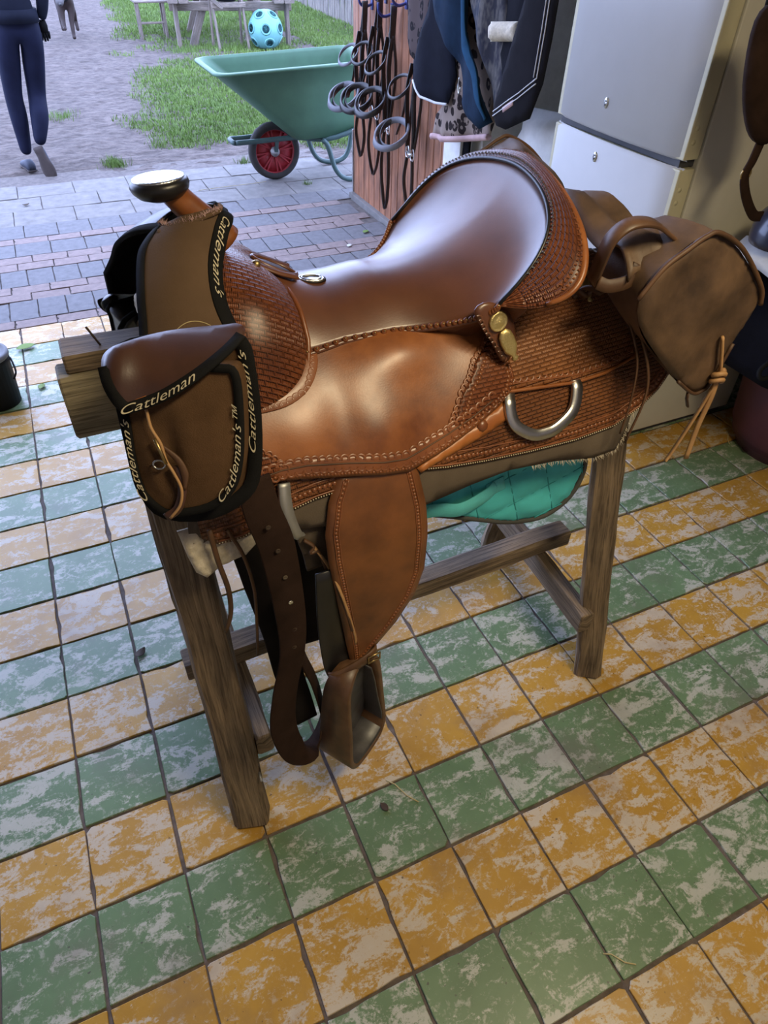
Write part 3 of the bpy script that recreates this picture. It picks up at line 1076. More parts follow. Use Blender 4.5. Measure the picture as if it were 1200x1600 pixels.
r4, m4 = rug('horse_rug', [(1.72, top), (1.743, 1.358), (1.70, 1.29), (1.60, 1.21), (1.488, 1.144), (1.44, 1.05), (1.416, 1.00), (1.32, .96), (1.21, .939), (1.148, .978), (1.20, 1.05), (1.288, 1.15), (1.455, 1.27), (1.47, top)], 2.185, 'blue_cloth', 'dark blue horse rug with a bright blue lining edge and metal clip', (15, .020, 2.2))
strap('lining_edge', [m4(a, b, .018) for a, b in ((1.49, 1.5), (1.46, 1.28), (1.38, 1.20), (1.29, 1.14), (1.22, 1.05), (1.17, .985))], (0, .8, .3), .034, .006, 'bright_blue_cloth', r4)
cord('clip', [m4(a, b, .03) for a, b in ((1.44, 1.10), (1.45, 1.07), (1.42, 1.04), (1.39, 1.07))], .003, 'steel', r4, 6, False, 5)
r5, m5 = rug('horse_rug', [(1.50, top), (1.45, 1.38), (1.304, 1.219), (1.22, 1.08), (1.169, .999), (1.093, 1.005), (1.10, 1.10), (1.117, 1.199), (1.116, 1.288), (1.16, 1.40), (1.18, top)], 2.205, 'camo_cloth', 'grey camouflage patterned horse rug in the middle', (20, .02, .3))
r6, m6 = rug('horse_rug', [(1.27, top), (1.25, 1.35), (1.22, 1.27), (1.13, 1.15), (1.10, 1.05), (1.0, 1.0), (.92, 1.1), (.9, top)], 2.215, 'black_cloth', 'black horse rug with a cream fleece collar', (12, .014, 1.6))
fl = patch('fleece_collar', [(1.217, 1.335), (1.039, 1.355), (1.021, 1.290), (1.202, 1.268)], lambda a, b, off: np.array((2.19 - off + .01 * math.sin(25 * a), a, b)), .02, 'fleece', r6, res=.012, edge=.02, puff=.015, puff_r=.03)
r7, m7 = rug('horse_rug', [(.96, top), (.973, 1.428), (1.035, 1.255), (1.09, 1.08), (1.098, 1.02), (1.06, .985), (.987, .985), (.839, 1.055), (.79, 1.185), (.774, 1.331), (.76, top)], 2.17, 'charcoal_cloth', 'charcoal horse rug with pale double piping next to the fridge', (8, .012, .2))
for dd in (0, .018):
    surf_cord('piping', [(.80 + dd, 1.69), (.805 + dd, 1.35), (.815 + dd, 1.20)], m7, .0022, .0135, 'white_trim', r7, res=.02)
    surf_cord('piping', [(1.085, 1.035 - dd), (1.0, 1.085 - dd), (.91, 1.135 - dd), (.815, 1.20 - dd)], m7, .0022, .0135, 'white_trim', r7, res=.02)
patch('reflective_tab', [(1.02, 1.062), (.945, 1.105), (.94, 1.085), (1.01, 1.045)], lambda a, b, off: m7(a, b, off + .012), .003, 'pink_binding', r7, res=.01, edge=.003)
# hay net sack of cloth at the bottom, and shelf parts behind
o = patch('feed_sack', [(1.30, .45), (1.15, 1.02), (.80, 1.06), (.74, .45)], lambda a, b, off: np.array((2.40 - off + .01 * math.sin(18 * a), a, b)), .05, 'white_paint', None, res=.04, edge=.03, puff=.03)
tag(o, 'pale plastic sack below the rugs beside the fridge', 'sack')
box('crate', (2.40, .72, 0), (2.9, 1.35, .46), 'dark_plastic', None, .01)
tag(bpy.data.objects['crate'], 'dark crate on the floor behind the saddle under the pale sack', 'crate')
o = strap('hanging_girth', [(2.405, 1.70, 1.22), (2.40, 1.70, .9), (2.395, 1.69, .6), (2.39, 1.69, .35)], (0, 1, 0), .075, .012, 'black_cloth', None)
tag(o, 'black girth strap hanging beside the plank door below the leopard rug', 'girth')

# ------------------------------------------------------------------ bridles on hooks
def hook(y, z, label):
    h = empty('wall_hook', (DX, y, z), label, 'hook', 'hooks on the plank door')
    cord('prong', [(DX + .003, y, z), (DX - .05, y, z - .012), (DX - .085, y, z + .01), (DX - .09, y, z + .055)], .008, 'blue_plastic', h, 8, False, 5)
    box('plate', (DX - .006, y - .014, z - .03), (DX + .003, y + .014, z + .05), 'blue_plastic', h, .003)
    return h
def bridle(y, z, label, L=.55, rein=.45, yaw=0.0, noseband='pale_padding', seed=1, rope=.0):
    """hangs from its hook: headpiece, cheekpieces, browband, noseband, bit rings, reins"""
    rr = random.Random(seed)
    b = empty('bridle', (DX - .05, y, z), label, 'bridle', 'bridles on the plank door', yaw)
    def P(x, yy, zz): return (x, yy, zz)
    strap('headpiece', [P(-.02, -.035, -.16), P(-.01, -.025, -.03), P(0, 0, .012), P(.01, .025, -.03), P(.0, .04, -.16)], (1, .3, .1), .040, .006, 'bridle_leather', b, local=True)
    for s in (-1, 1):
        strap('cheekpiece', [P(-.02, s * .038, -.14), P(-.04, s * .05, -.28), P(-.03, s * .045, -.28 - L * .35), P(-.03, s * .04, -.2 - L * .6)], (1, .25, 0), .030, .006, 'bridle_leather', b, local=True)
        strap('throat_lash', [P(-.01, s * .03, -.12), P(.0, s * .06, -.3), P(-.02, s * .05, -.5 - .1 * rr.random()), P(-.02, s * .01, -.62)], (1, .3, 0), .020, .005, 'bridle_leather', b, local=True)
        zb = -.2 - L * .6
        ring = [P(-.03 + .002 * s, s * .04 + .028 * math.cos(a), zb - .03 + .034 * math.sin(a)) for a in np.linspace(0, 2 * PI, 18)[:-1]]
        cord('bit_ring', ring, .0042, 'steel', b, 6, True, local=True)
        strap('rein', [P(-.03, s * .04, zb - .06), P(-.035, s * (.06 + .02 * rr.random()), zb - .06 - rein * .5), P(-.03, s * .045, zb - .06 - rein * .9), P(-.03, s * .006, zb - .10 - rein)], (1, .25, 0), .024, .005, 'bridle_leather', b, local=True)
    cord('bit', [P(-.03, -.04, zb - .03), P(-.035, 0, zb - .037), P(-.03, .04, zb - .03)], .008, 'steel', b, 8, local=True)
    # browband and padded noseband: loops standing out from the hanging straps, towards the yard
    def loop(name, zc, rx, ry, tilt, w, t, mat, dy):
        pts, wd = [], []
        for a in np.linspace(0, 2 * PI, 17)[:-1]:
            pts.append(P(-.03 - rx + rx * math.cos(a), dy + ry * math.sin(a), zc - .03 + tilt * math.sin(a) + .045 * math.cos(a)))
            wd.append((.25, .1, 1))
        return strap(name, pts, wd, w, t, mat, b, 4, True, True)
    loop('browband', -.22 - .03 * rr.random(), .060, .075, .02, .018, .006, 'pale_padding' if rope else 'bridle_leather', .055)
    zn = -.44 - .06 * rr.random()
    loop('noseband', zn, .090 + .01 * rr.random(), .100, .035, .034, .012, noseband, .06)
    loop('noseband_lining', zn + .003, .082, .092, .035, .030, .006, 'bridle_leather', .06)
    strap('flash_strap', [P(-.04, .19, -.53), P(-.03, .12, -.40), P(-.03, .05, -.2)], (1, .3, 0), .018, .004, 'bridle_leather', b, local=True)
    return b
hook(3.02, 1.22, 'blue hook at the outer edge of the plank door')
hook(2.82, 1.27, 'blue hook second from the outer edge of the plank door')
hook(2.73, 1.20, 'blue hook third from the outer edge of the plank door')
hook(2.54, 1.27, 'blue hook fourth from the outer edge, beside the leopard rug')
bridle(3.02, 1.22, 'black bridle with pale noseband at the outer door edge', .55, .22, .0, 'pale_padding', 1, 1.0)
bridle(2.80, 1.27, 'black bridle with dark noseband, between two bridles', .60, .30, .1, 'bridle_leather', 2)
bridle(2.60, 1.24, 'black bridle with the longest reins, nearest the door middle', .62, .42, -.1, 'bridle_leather', 3)
bridle(2.26, 1.16, 'black bridle with pale padded noseband hanging beside the leopard rugs', .60, .25, -.05, 'pale_padding', 4)
hook(2.26, 1.16, 'blue hook behind the rugs carrying the last bridle')

# ------------------------------------------------------------------ wheelbarrow
wb = empty('wheelbarrow', (2.03, 3.99, 0), 'green wheelbarrow with a red spoked wheel standing outside the door', 'wheelbarrow')
Yw = 3.97
def tub():
    # rectangular hopper: rim outline above, smaller base below; nose towards -x
    def rr(x0, x1, y0, y1, r, z, zt=0.0, n=6):
        o = []
        for cx, cy, a0 in ((x1 - r, y1 - r, 0), (x0 + r, y1 - r, PI / 2), (x0 + r, y0 + r, PI), (x1 - r, y0 + r, 3 * PI / 2)):
            for k in range(n + 1):
                a = a0 + PI / 2 * k / n
                px = cx + r * math.cos(a)
                o.append((px, cy + r * math.sin(a), z + zt * (px - x0)))
        return o
    y0, y1 = Yw - .33, Yw + .33
    L = [rr(1.545, 2.80, y0 - .035, y1 + .035, .10, .775, .03), rr(1.545, 2.80, y0 - .035, y1 + .035, .10, .79, .03),
         rr(1.575, 2.77, y0, y1, .09, .795, .03), rr(1.60, 2.75, y0 + .01, y1 - .01, .09, .775, .03)]
    inner = rr(2.14, 2.70, Yw - .24, Yw + .24, .08, .345, .02)
    base = rr(2.12, 2.71, Yw - .25, Yw + .25, .09, .325, .02)
    outer = rr(1.575, 2.765, y0 - .005, y1 + .005, .10, .768, .03)
    rows = []
    for t in np.linspace(0, 1, 5):
        rows.append([tuple(np.array(a) * (1 - t) + np.array(b) * t) for a, b in zip(base, outer)])
    rows += L
    for t in np.linspace(0.1, 1, 5):
        rows.append([tuple(np.array(a) * (1 - t) + np.array(b) * t) for a, b in zip(L[-1], inner)])
    n = len(base)
    vs = [p for r in rows for p in r]; fs = []
    for i in range(len(rows) - 1):
        for k in range(n):
            l = (k + 1) % n
            fs.append((i * n + k, i * n + l, i * n + n + l, i * n + n + k))
    fs.append(tuple(range(n - 1, -1, -1)))
    fs.append(tuple((len(rows) - 1) * n + k for k in range(n)))
    return mesh_obj('tub', vs, fs, 'barrow_green', wb, True, None, fix=True)
tub()
wc = np.array((2.015, Yw, .205))
Mw = Matrix.Translation(wc) @ Matrix.Rotation(PI / 2, 4, 'X')
wheel = lathe('wheel', [(.155, -.03), (.185, -.034), (.203, -.02), (.205, 0), (.203, .02), (.185, .034), (.155, .03), (.155, -.03)], 'rubber', wb, 40, Mw)
lathe('rim', [(.150, -.026), (.160, -.030), (.160, .030), (.150, .026), (.150, -.026)], 'wheel_red', wheel, 40, Mw)
lathe('hub', [(0, -.05), (.014, -.05), (.016, -.04), (.035, -.035), (.035, .035), (.016, .04), (.014, .05), (0, .05)], 'steel_zinc', wheel, 20, Mw)
lathe('web_plate', [(.03, -.006), (.152, -.006), (.152, .006), (.03, .006), (.03, -.006)], 'wheel_red', wheel, 40, Mw)
for k in range(8):
    a = 2 * PI * k / 8 + .2
    for s in (-1, 1):
        aa = a + s * .11
        p0 = wc + .03 * np.array((math.cos(a), 0, math.sin(a)))
        p1 = wc + .153 * np.array((math.cos(aa), 0, math.sin(aa)))
        bar('spoke', p0, p1, .012, .036, 'wheel_red', wheel, up=(0, 1, 0), bev=.002, wob=0, seg=2)
for s in (-1, 1):
    y = Yw + s * .07; y2 = Yw + s * .26
    cord('frame_tube', [(1.70, y, .30), (1.85, y, .30), (2.15, Yw + s * .12, .315), (2.45, y2, .33), (3.05, y2, .52), (3.35, y2, .60)], .018, 'barrow_frame', wb, 10, False, 6)
    cord('leg', [(2.33, y2, .318), (2.37, y2, .27), (2.43, y2, .10), (2.52, y2, .022), (2.68, y2, .02), (2.76, y2, .12), (2.80, y2, .43)], .019, 'barrow_frame', wb, 10, False, 6)
    bar('axle_bracket', (2.015, y - s * .012, .21), (2.03, y - s * .012, .30), .03, .006, 'barrow_frame', wb, up=(0, 1, 0), wob=0)
cord('front_bow', [(1.70, Yw - .07, .30), (1.685, Yw - .05, .30), (1.685, Yw + .05, .30), (1.70, Yw + .07, .30)], .018, 'barrow_frame', wb, 10)

# ------------------------------------------------------------------ far yard: picnic table, trestle, ball, fence
pt = empty('picnic_table', (3.2, 11.2, 0), 'grey wooden picnic table standing in the yard', 'table')
tx = 3.42
def tp(u, v, z):  # table axes: v runs away along the bench
    a = .18
    return (tx + u * math.cos(a) + v * math.sin(a), 10.35 - u * math.sin(a) + v * math.cos(a), z)
for s in (-1, 1):
    for w_ in (0, 1):
        bar('bench_board', tp(s * (.82 - .15 * w_), -.25, .56), tp(s * (.82 - .15 * w_), 1.7, .56), .14, .045, 'table_wood', pt)
for k in range(5):
    bar('top_board', tp(-.30 + .15 * k, -.25, .86), tp(-.30 + .15 * k, 1.7, .86), .14, .045, 'table_wood', pt)
for v in (.05, 1.4):
    bar('bench_beam', tp(-.88, v, .48), tp(.88, v, .48), .05, .11, 'table_wood', pt)
    bar('top_beam', tp(-.36, v, .79), tp(.36, v, .79), .05, .09, 'table_wood', pt)
    for s in (-1, 1):
        bar('leg', tp(s * .62, v + .05, -.03), tp(s * .25, v + .05, .84), .05, .11, 'table_wood', pt, up=(1, 0, 0))
        bar('bench_post', tp(s * .80, v - .06, -.03), tp(s * .80, v - .06, .54), .09, .05, 'table_wood', pt, up=(1, 0, 0))
pot = lathe('flower_trough', [(.0, 0), (.10, 0), (.125, .12), (.135, .12), (.135, .15), (.115, .15), (.10, .03), (0, .03)], 'terracotta', None, 24, Matrix.Translation(tp(-.76, .0, .583)))
tag(pot, 'terracotta pot standing on the left bench of the picnic table', 'pot')
tr = empty('trestle', (3.32, 10.0, 0), 'grey wooden trestle standing in front of the picnic table', 'trestle')
for x in (3.10, 3.53):
    bar('leg', (x, 9.96, -.02), (x - .03, 10.12, .78), .05, .03, 'table_wood', tr, up=(1, 0, 0))
    bar('rear_leg', (x, 10.38, -.02), (x - .03, 10.15, .78), .05, .03, 'table_wood', tr, up=(1, 0, 0))
bar('crossbar', (3.06, 10.02, .53), (3.54, 10.02, .53), .03, .06, 'table_wood', tr)
bar('top_rail', (3.0, 10.13, .78), (3.6, 10.13, .78), .08, .04, 'table_wood', tr)
bar('brace', (2.93, 9.98, .70), (3.2, 9.98, .50), .02, .05, 'table_wood', tr)
o = lathe('rubber_tub', [(0, 0), (.13, 0), (.19, .22), (.20, .22), (.20, .24), (.18, .24), (.12, .02), (0, .02)], 'dark_plastic', None, 28, Matrix.Translation((3.33, 10.25, .56)))
tag(o, 'black round tub hanging behind the wooden trestle', 'tub')
ch = empty('garden_chair', (2.42, 11.7, 0), 'small wooden garden chair left of the picnic table', 'chair')
for x, y in ((2.24, 11.35), (2.62, 11.35), (2.28, 11.75), (2.66, 11.75)):
    bar('leg', (x, y, -.02), (x, y, .85 if y > 11.5 else .45), .05, .04, 'table_wood', ch, up=(1, 0, 0))
for k in range(4):
    bar('seat_slat', (2.2, 11.36 + .11 * k, .46), (2.7, 11.36 + .11 * k, .46), .09, .025, 'table_wood', ch)
bar('stretcher', (2.24, 11.35, .2), (2.62, 11.35, .2), .03, .03, 'table_wood', ch)
bar('backrest', (2.26, 11.75, .75), (2.68, 11.75, .75), .025, .12, 'table_wood', ch)

ball = empty('hay_ball', (3.80, 9.98, 0), 'turquoise plastic hay ball with round feeding holes', 'ball')
bm = bmesh.new(); bmesh.ops.create_icosphere(bm, subdivisions=4, radius=.245)
bmesh.ops.translate(bm, vec=(3.80, 9.98, .235), verts=bm.verts)
bm_obj('shell', bm, 'aqua_plastic', ball, True)
hd = []
for lat, n, o_ in ((0.95, 4, .3), (.15, 6, 0), (-.6, 5, .5)):
    for k in range(n):
        hd.append((lat, 2 * PI * (k + o_) / n + .25))
for lat, lo in hd:
    d = Vector((math.cos(lat) * math.cos(lo), math.cos(lat) * math.sin(lo), math.sin(lat)))
    M = Matrix.Translation(Vector((3.80, 9.98, .235)) + d * .228) @ d.to_track_quat('Z', 'Y').to_matrix().to_4x4()
    hr = lathe('hole_rim', [(.052, .008), (.060, .016), (.070, .016), (.078, .006)], 'aqua_plastic', ball, 20, M)
    lathe('hole', [(0, .0165), (.050, .0165)], 'aqua_dark', hr, 20, M)

fence = empty('paling_fence', (5.95, 13, 0), 'old grey paling fence at the far right of the yard', 'fence')
for k in range(46):
    y = 10.6 + k * .14
    x = 5.92 + .06 * (y - 11.8) + rnd.uniform(-.01, .01)
    bar('paling', (x, y, -.03), (x + rnd.uniform(-.02, .02), y + rnd.uniform(-.02, .02), 1.2 + rnd.uniform(-.06, .06)), .095, .02, 'fence_wood', fence, up=(1, 0, 0), seg=2, bev=.003)
for z in (.35, .95):
    bar('rail', (5.88, 10.5, z), (6.28, 17.1, z), .04, .07, 'fence_wood', fence)

# black bucket at the left edge
bk = empty('bucket', (-.115, 1.30, 0), 'black bucket with a pale lid at the left edge', 'bucket')
Mb = Matrix.Translation((-.115, 1.30, 0))
lathe('body', [(0, 0), (.085, 0), (.098, .20), (.10, .20), (.10, .22), (0, .22)], 'dark_plastic', bk, 30, Mb)
lathe('lid', [(0, .221), (.102, .221), (.104, .228), (.102, .240), (.09, .243), (.085, .236), (0, .236)], 'pale_padding', bk, 30, Mb)
cord('handle', [(-.015, 1.30, .20), (-.008, 1.26, .19), (-.005, 1.22, .17), (-.02, 1.2, .15)], .004, 'dark_plastic', bk, 6, False, 4)

# ------------------------------------------------------------------ things at the right, beside the fridge
o = lathe('rubber_feed_tub', [(0, 0), (.19, 0), (.235, .10), (.255, .30), (.25, .41), (.27, .43), (.26, .45), (.235, .44), (.22, .05), (0, .04)], 'maroon_rubber', None, 36, Matrix.Translation((2.90, -.31, 0)))
tag(o, 'dark maroon rubber tub on the floor beside the fridge', 'tub')
bag = empty('grooming_bag', (2.72, -.28, .45), 'black cloth bag with a loop handle lying on the maroon tub', 'bag')
bm = box_geo(2.70, -.28, .62, .52, .36, .30, .06)
for v in bm.verts:
    v.co.z += .03 * math.sin(9 * v.co.x) - (.04 if v.co.x < 2.5 else 0)
    v.co.y += .02 * math.sin(14 * v.co.x)
bm_obj('body', bm, 'black_cloth', bag, True)
cord('handle', [(2.47, -.44, .60), (2.40, -.45, .535), (2.36, -.44, .52), (2.37, -.42, .545), (2.47, -.41, .58)], .008, 'black_binding', bag, 8, False, 6)
o = patch('towel', [(2.34, -.42), (2.90, -.42), (2.90, -.12), (2.34, -.14)], lambda a, b, off: np.array((a, b, 0.825 + off + .012 * math.sin(14 * a) + .01 * math.sin(20 * b))), .05, 'white_cloth', None, res=.03, edge=.02, puff=.02)
tag(o, 'white folded towel on top of the black bag', 'towel')
hm = empty('riding_helmet', (2.46, -.27, .91), 'navy riding helmet resting on the white towel', 'helmet')
Mh = Matrix.Translation((2.46, -.27, .905)) 
lathe('shell', [(.135, 0), (.14, .02), (.138, .05), (.125, .085), (.10, .115), (.06, .135), (0, .143)], 'navy_shell', hm, 32, Mh, sy=.82)
lathe('lining', [(.13, .002), (.118, .0), (.10, .06), (0, .1)], 'black_cloth', hm, 24, Mh, sy=.82)
lathe('top_button', [(.012, .140), (.011, .148), (0, .150)], 'black_cloth', hm, 12, Mh)
patch('peak', [(-.06, -.10), (.0, -.125), (.06, -.10), (.07, -.19), (0, -.215), (-.07, -.19)][::1], lambda a, b, off: np.array((2.46 + a, -.27 + b * .9, .915 + off - .12 * (abs(b) - .11))), .006, 'navy_shell', hm, res=.015, edge=.004, smooth_n=4)
hc = empty('head_collar', (2.13, -.24, 1.0), 'dark head collar hanging on its rope in front of the fridge side', 'head collar')
cord('rope', [(2.03, -.24, 3.2), (2.035, -.24, 2.0), (2.06, -.24, 1.52)], .007, 'dark_webbing', hc, 8, False, 5)
patch('crown_pad', [(2.03, 1.50), (2.09, 1.54), (2.18, 1.50), (2.24, 1.36), (2.245, 1.24), (2.20, 1.21), (2.13, 1.25), (2.06, 1.36)], lambda a, b, off: np.array((a, -.24 - off, b)), .03, 'webbing', hc, res=.02, edge=.015, smooth_n=4)
strap('cheek_strap', [(2.20, -.245, 1.23), (2.185, -.25, 1.17), (2.175, -.25, 1.13), (2.21, -.25, 1.07), (2.27, -.25, 1.01), (2.31, -.25, 1.0)], (.8, 0, .5), .03, .006, 'webbing', hc)
cord('ring', [(2.177 + .018 * math.cos(a), -.25, 1.135 + .018 * math.sin(a)) for a in np.linspace(0, 2 * PI, 13)[:-1]], .003, 'brass', hc, 6, True)

# ------------------------------------------------------------------ sawhorse under the saddle
YC = -0.65
sh = empty('sawhorse', (.9, YC, 0), 'weathered wooden sawhorse carrying the saddle', 'sawhorse')
bar('beam', (.262, -.662, 1.075), (1.50, -.655, 1.075), .062, .115, 'pale_wood', sh, bev=.008)
bar('top_board', (.278, -.648, 1.148), (1.49, -.645, 1.148), .068, .03, 'old_wood', sh, bev=.003)
for f, t, w_, h_, up_ in (((.382, -.940, 0), (.387, -.735, 1.03), .084, .055, (.28, .96, 0)), ((1.42, -.915, 0), (1.362, -.745, 1.00), .074, .068, (.62, .78, 0)), ((.385, -.355, 0), (.375, -.590, 1.06), .08, .055, (0, 1, 0)), ((1.425, -.352, 0), (1.39, -.590, 1.06), .075, .06, (.5, .8, 0))):
    bar('leg', f, t, w_, h_, 'old_wood', sh, up=up_, bev=.009, wob=.003)
bar('crossbar', (1.360, -.905, .235), (1.372, -.40, .255), .04, .075, 'old_wood', sh, wob=.002)
bar('crossbar', (.448, -.90, .235), (.445, -.40, .255), .04, .075, 'old_wood', sh, wob=.002)
bar('rail', (.325, -.668, .315), (1.455, -.640, .315), .065, .055, 'old_wood', sh, bev=.007, wob=.002)
for p, r_ in (((.418, -.947, .20), .02),):
    lathe('knot_hole', [(0, .0), (.012, .0), (.015, .002), (.012, .003), (0, .003)], 'leaf_brown', sh, 14, Matrix.Translation((.408, -.931, .195)) @ Matrix.Rotation(PI / 2 - .2, 4, 'X'), sy=1.9)
cord('nail', [(.418, -.93, .19), (.418, -.957, .187)], .003, 'steel_zinc', sh, 6)
cord('nail', [(.34, -.66, 1.16), (.325, -.655, 1.195)], .0018, 'leaf_brown', sh, 6)

# ------------------------------------------------------------------ the saddle's side surface (half width, height)
PROF = [(0, 1.185), (0.06, 1.172), (0.11, 1.147), (0.155, 1.115), (0.195, 1.075), (0.23, 1.027), (0.255, 0.98), (0.272, 0.93), (0.285, 0.87), (0.292, 0.80), (.295, .5), (.296, .3)]
PF = spline(PROF, 12)
PS = np.r_[0, np.cumsum(np.linalg.norm(np.diff(PF, axis=0), axis=1))]
_d = np.gradient(PF, axis=0)
PN = np.c_[-_d[:, 1], _d[:, 0]]
PN /= np.linalg.norm(PN, axis=1)[:, None]
def side(sgn=-1, base=0.0):
    def f(x, u, off=0.0):
        h = np.interp(u, PS, PF[:, 0]); z = np.interp(u, PS, PF[:, 1])
        nh = np.interp(u, PS, PN[:, 0]); nz = np.interp(u, PS, PN[:, 1])
        k = base + off
        return np.array((x, YC + sgn * (h + nh * k), z + nz * k))
    return f
sad = empty('western_saddle', (.85, YC, 1.0), 'brown leather western saddle with basket-weave tooling on the sawhorse', 'saddle')
near, far = side(-1), side(1)

# --- pads underneath
tp_ = empty('saddle_pad', (1.0, YC, .9), 'turquoise quilted saddle pad hanging below the saddle', 'saddle pad')
def pad_map(sgn):
    def f(a, b, off):
        y0 = .175 + .03 * max(0, min(1, (1.0 - b) / .3))
        return np.array((a, YC + sgn * (y0 + off), b))
    return f
tealo = [(.62, 1.02), (.60, .86), (.66, .81), (.76, .79), (.852, .785), (.86, .775), (.903, .756), (.984, .720), (1.072, .683), (1.159, .671), (1.221, .708), (1.248, .773), (1.235, .85), (1.22, 1.02)]
for sgn in (-1, 1):
    mp = pad_map(sgn)
    q = lambda a, b: .010 * (abs(math.sin((a * .96 + b * .28) * PI / .088)) ** .6) * (abs(math.sin((a * .25 - b * .97) * PI / .075)) ** .6)
    p = patch('quilted_panel', tealo, mp, .008, 'teal_fabric', tp_, res=.007, edge=.006, bulge=q)
    po_ = resample(tealo, .02)
    for (ka, kb, per) in ((.96, .28, .088), (.25, -.97, .075)):
        for m__ in range(-16, 18):
            base_ = np.array((ka, kb)) * (m__ * per) / (ka * ka + kb * kb)
            dl = np.array((-kb, ka))
            L__ = np.array([base_ + dl * s_ for s_ in np.arange(-1.5, 1.9, .008)])
            L__ = L__[inside(L__, po_)] if len(L__) else L__
            if len(L__) > 6:
                cord('quilting_seam', [mp(a, b, .0088) for a, b in L__], .0016, 'teal_seam', p, 5)
    cord('binding', [mp(a, b, .006) for a, b in spline(tealo[1:-1], 4)], .006, 'grey_binding', tp_, 8)
    strap('girth_loop', [mp(a, b, o_) for a, b, o_ in ((.80, .80, .018), (.87, .795, .024), (.92, .785, .030), (.985, .795, .022), (1.01, .81, .017))], (0, .1, 1), .032, .004, 'teal_web', tp_)
    strap('loop_patch', [mp(a, b, .017) for a, b in ((.99, .80), (1.03, .81))], (0, .1, 1), .034, .003, 'teal_web', tp_)
bl = empty('saddle_blanket', (.9, YC, 1.1), 'brown felt saddle blanket with frayed edge between saddle and pad', 'blanket')
for sgn in (-1, 1):
    m_ = side(sgn, -.012)
    bo = [(.42, .01), (.40, .30), (.385, .395), (.47, .41), (.60, .43), (.70, .455), (.8086, .449), (.9058, .4335), (.9898, .4255), (1.0933, .434), (1.1886, .4524), (1.2442, .4481), (1.2698, .3977), (1.30, .30), (1.31, .01)]
    patch('felt_panel', bo, m_, .010, 'felt', bl, res=.02, edge=.005)
    rr = random.Random(3)
    vs, fs = [], []
    for a, b in resample([(1.04, .430), (1.0933, .434), (1.1886, .4524), (1.2442, .4481), (1.2698, .3977), (1.285, .35)], .0035, False):
        for k in range(2):
            p0 = m_(a, b, rr.uniform(.001, .009)); p1 = m_(a + rr.uniform(-.002, .009), b + rr.uniform(.004, .013), rr.uniform(0, .012))
            i0 = len(vs)
            vs += [p0, p0 + np.array((.0012, 0, 0)), p1]; fs.append((i0, i0 + 1, i0 + 2))
    fo = mesh_obj('frayed_threads', vs, fs, 'fleece', bl, False)
    fo['kind'] = 'stuff'

# --- skirts, jockeys, fenders on both sides
skirt_o = [(.50, .02), (.46, .15), (.425, .25), (.405, .33), (.405, .385), (.43, .405), (.47, .405), (.53, .385), (.60, .372), (.70, .366), (.7931, .3708), (.8502, .3807), (.93, .3887), (1.0281, .3944), (1.1315, .3964), (1.2238, .3891), (1.2861, .3663), (1.3343, .338), (1.3637, .3122), (1.368, .25), (1.345, .14), (1.31, .05), (1.30, .02)]
jock_o = [(.632, .120), (.6668, .116), (.7152, .108), (.7629, .105), (.8097, .108), (.881, .115), (.9444, .117), (.9949, .115), (1.0019, .1448), (.9931, .1908), (1.0042, .227), (1.0048, .2495), (.9932, .2697), (.9616, .2914), (.9038, .318), (.8489, .3391), (.7962, .3547), (.7705, .362), (.7225, .3557), (.6542, .3421), (.5891, .3293), (.5368, .3205), (.5095, .324), (.49, .30), (.47, .2613), (.47, .19), (.50, .14), (.60, .11)]
rear_o = [(.93, .02), (.93, .2643), (.9571, .2643), (.9958, .2721), (1.0639, .2778), (1.1347, .2836), (1.2027, .279), (1.2785, .2619), (1.2796, .217), (1.283, .1671), (1.29, .1124), (1.30, .05), (1.29, .02)]
bord = [(.505, .3171), (.5371, .3149), (.5892, .3234), (.6539, .3359), (.7218, .3491), (.7694, .3551), (.7951, .348), (.8477, .3326), (.9026, .312), (.9604, .2856), (.9892, .2648), (.9977, .2465), (.9967, .2265), (.9869, .1911)]
line_ = [(.512, .3099), (.55, .306), (.5928, .308), (.6572, .3199), (.7244, .3336), (.7659, .3379), (.7979, .3301), (.8506, .3149), (.9055, .2963), (.9488, .2778)]
tcorner = [(.9942, .1456), (.9583, .1859), (.9309, .2087), (.9144, .2328), (.8917, .2554), (.877, .2795), (.8587, .3058), (.8963, .3106), (.96, .2878), (.9912, .2675), (1.0016, .2473), (.9998, .2249), (.9906, .1918)]
def jbulge(a, b):
    return .010 * math.exp(-((a - .80) / .07) ** 2 - ((b - .17) / .04) ** 2) + .007 * math.exp(-((a - .74) / .05) ** 2 - ((b - .29) / .05) ** 2) + .007 * math.exp(-((a - .60) / .05) ** 2 - ((b - .27) / .06) ** 2) - .004 * math.exp(-((a - .67) / .03) ** 2 - ((b - .27) / .09) ** 2) + .0015 * math.sin(31 * a + 17 * b)
def jz(sgn):
    m_ = side(sgn, .013)
    def f(a, b, off):
        return m_(a, b, off + jbulge(a, b))
    return f
fend_o = [(.640, .335), (.6384, .3424), (.6199, .3849), (.6068, .4431), (.6077, .4982), (.622, .6236), (.6392, .7717), (.648, .838), (.662, .832), (.704, .7845), (.7465, .7322), (.7867, .6614), (.804, .5944), (.8056, .5098), (.8026, .4379), (.7907, .3659), (.785, .335)]
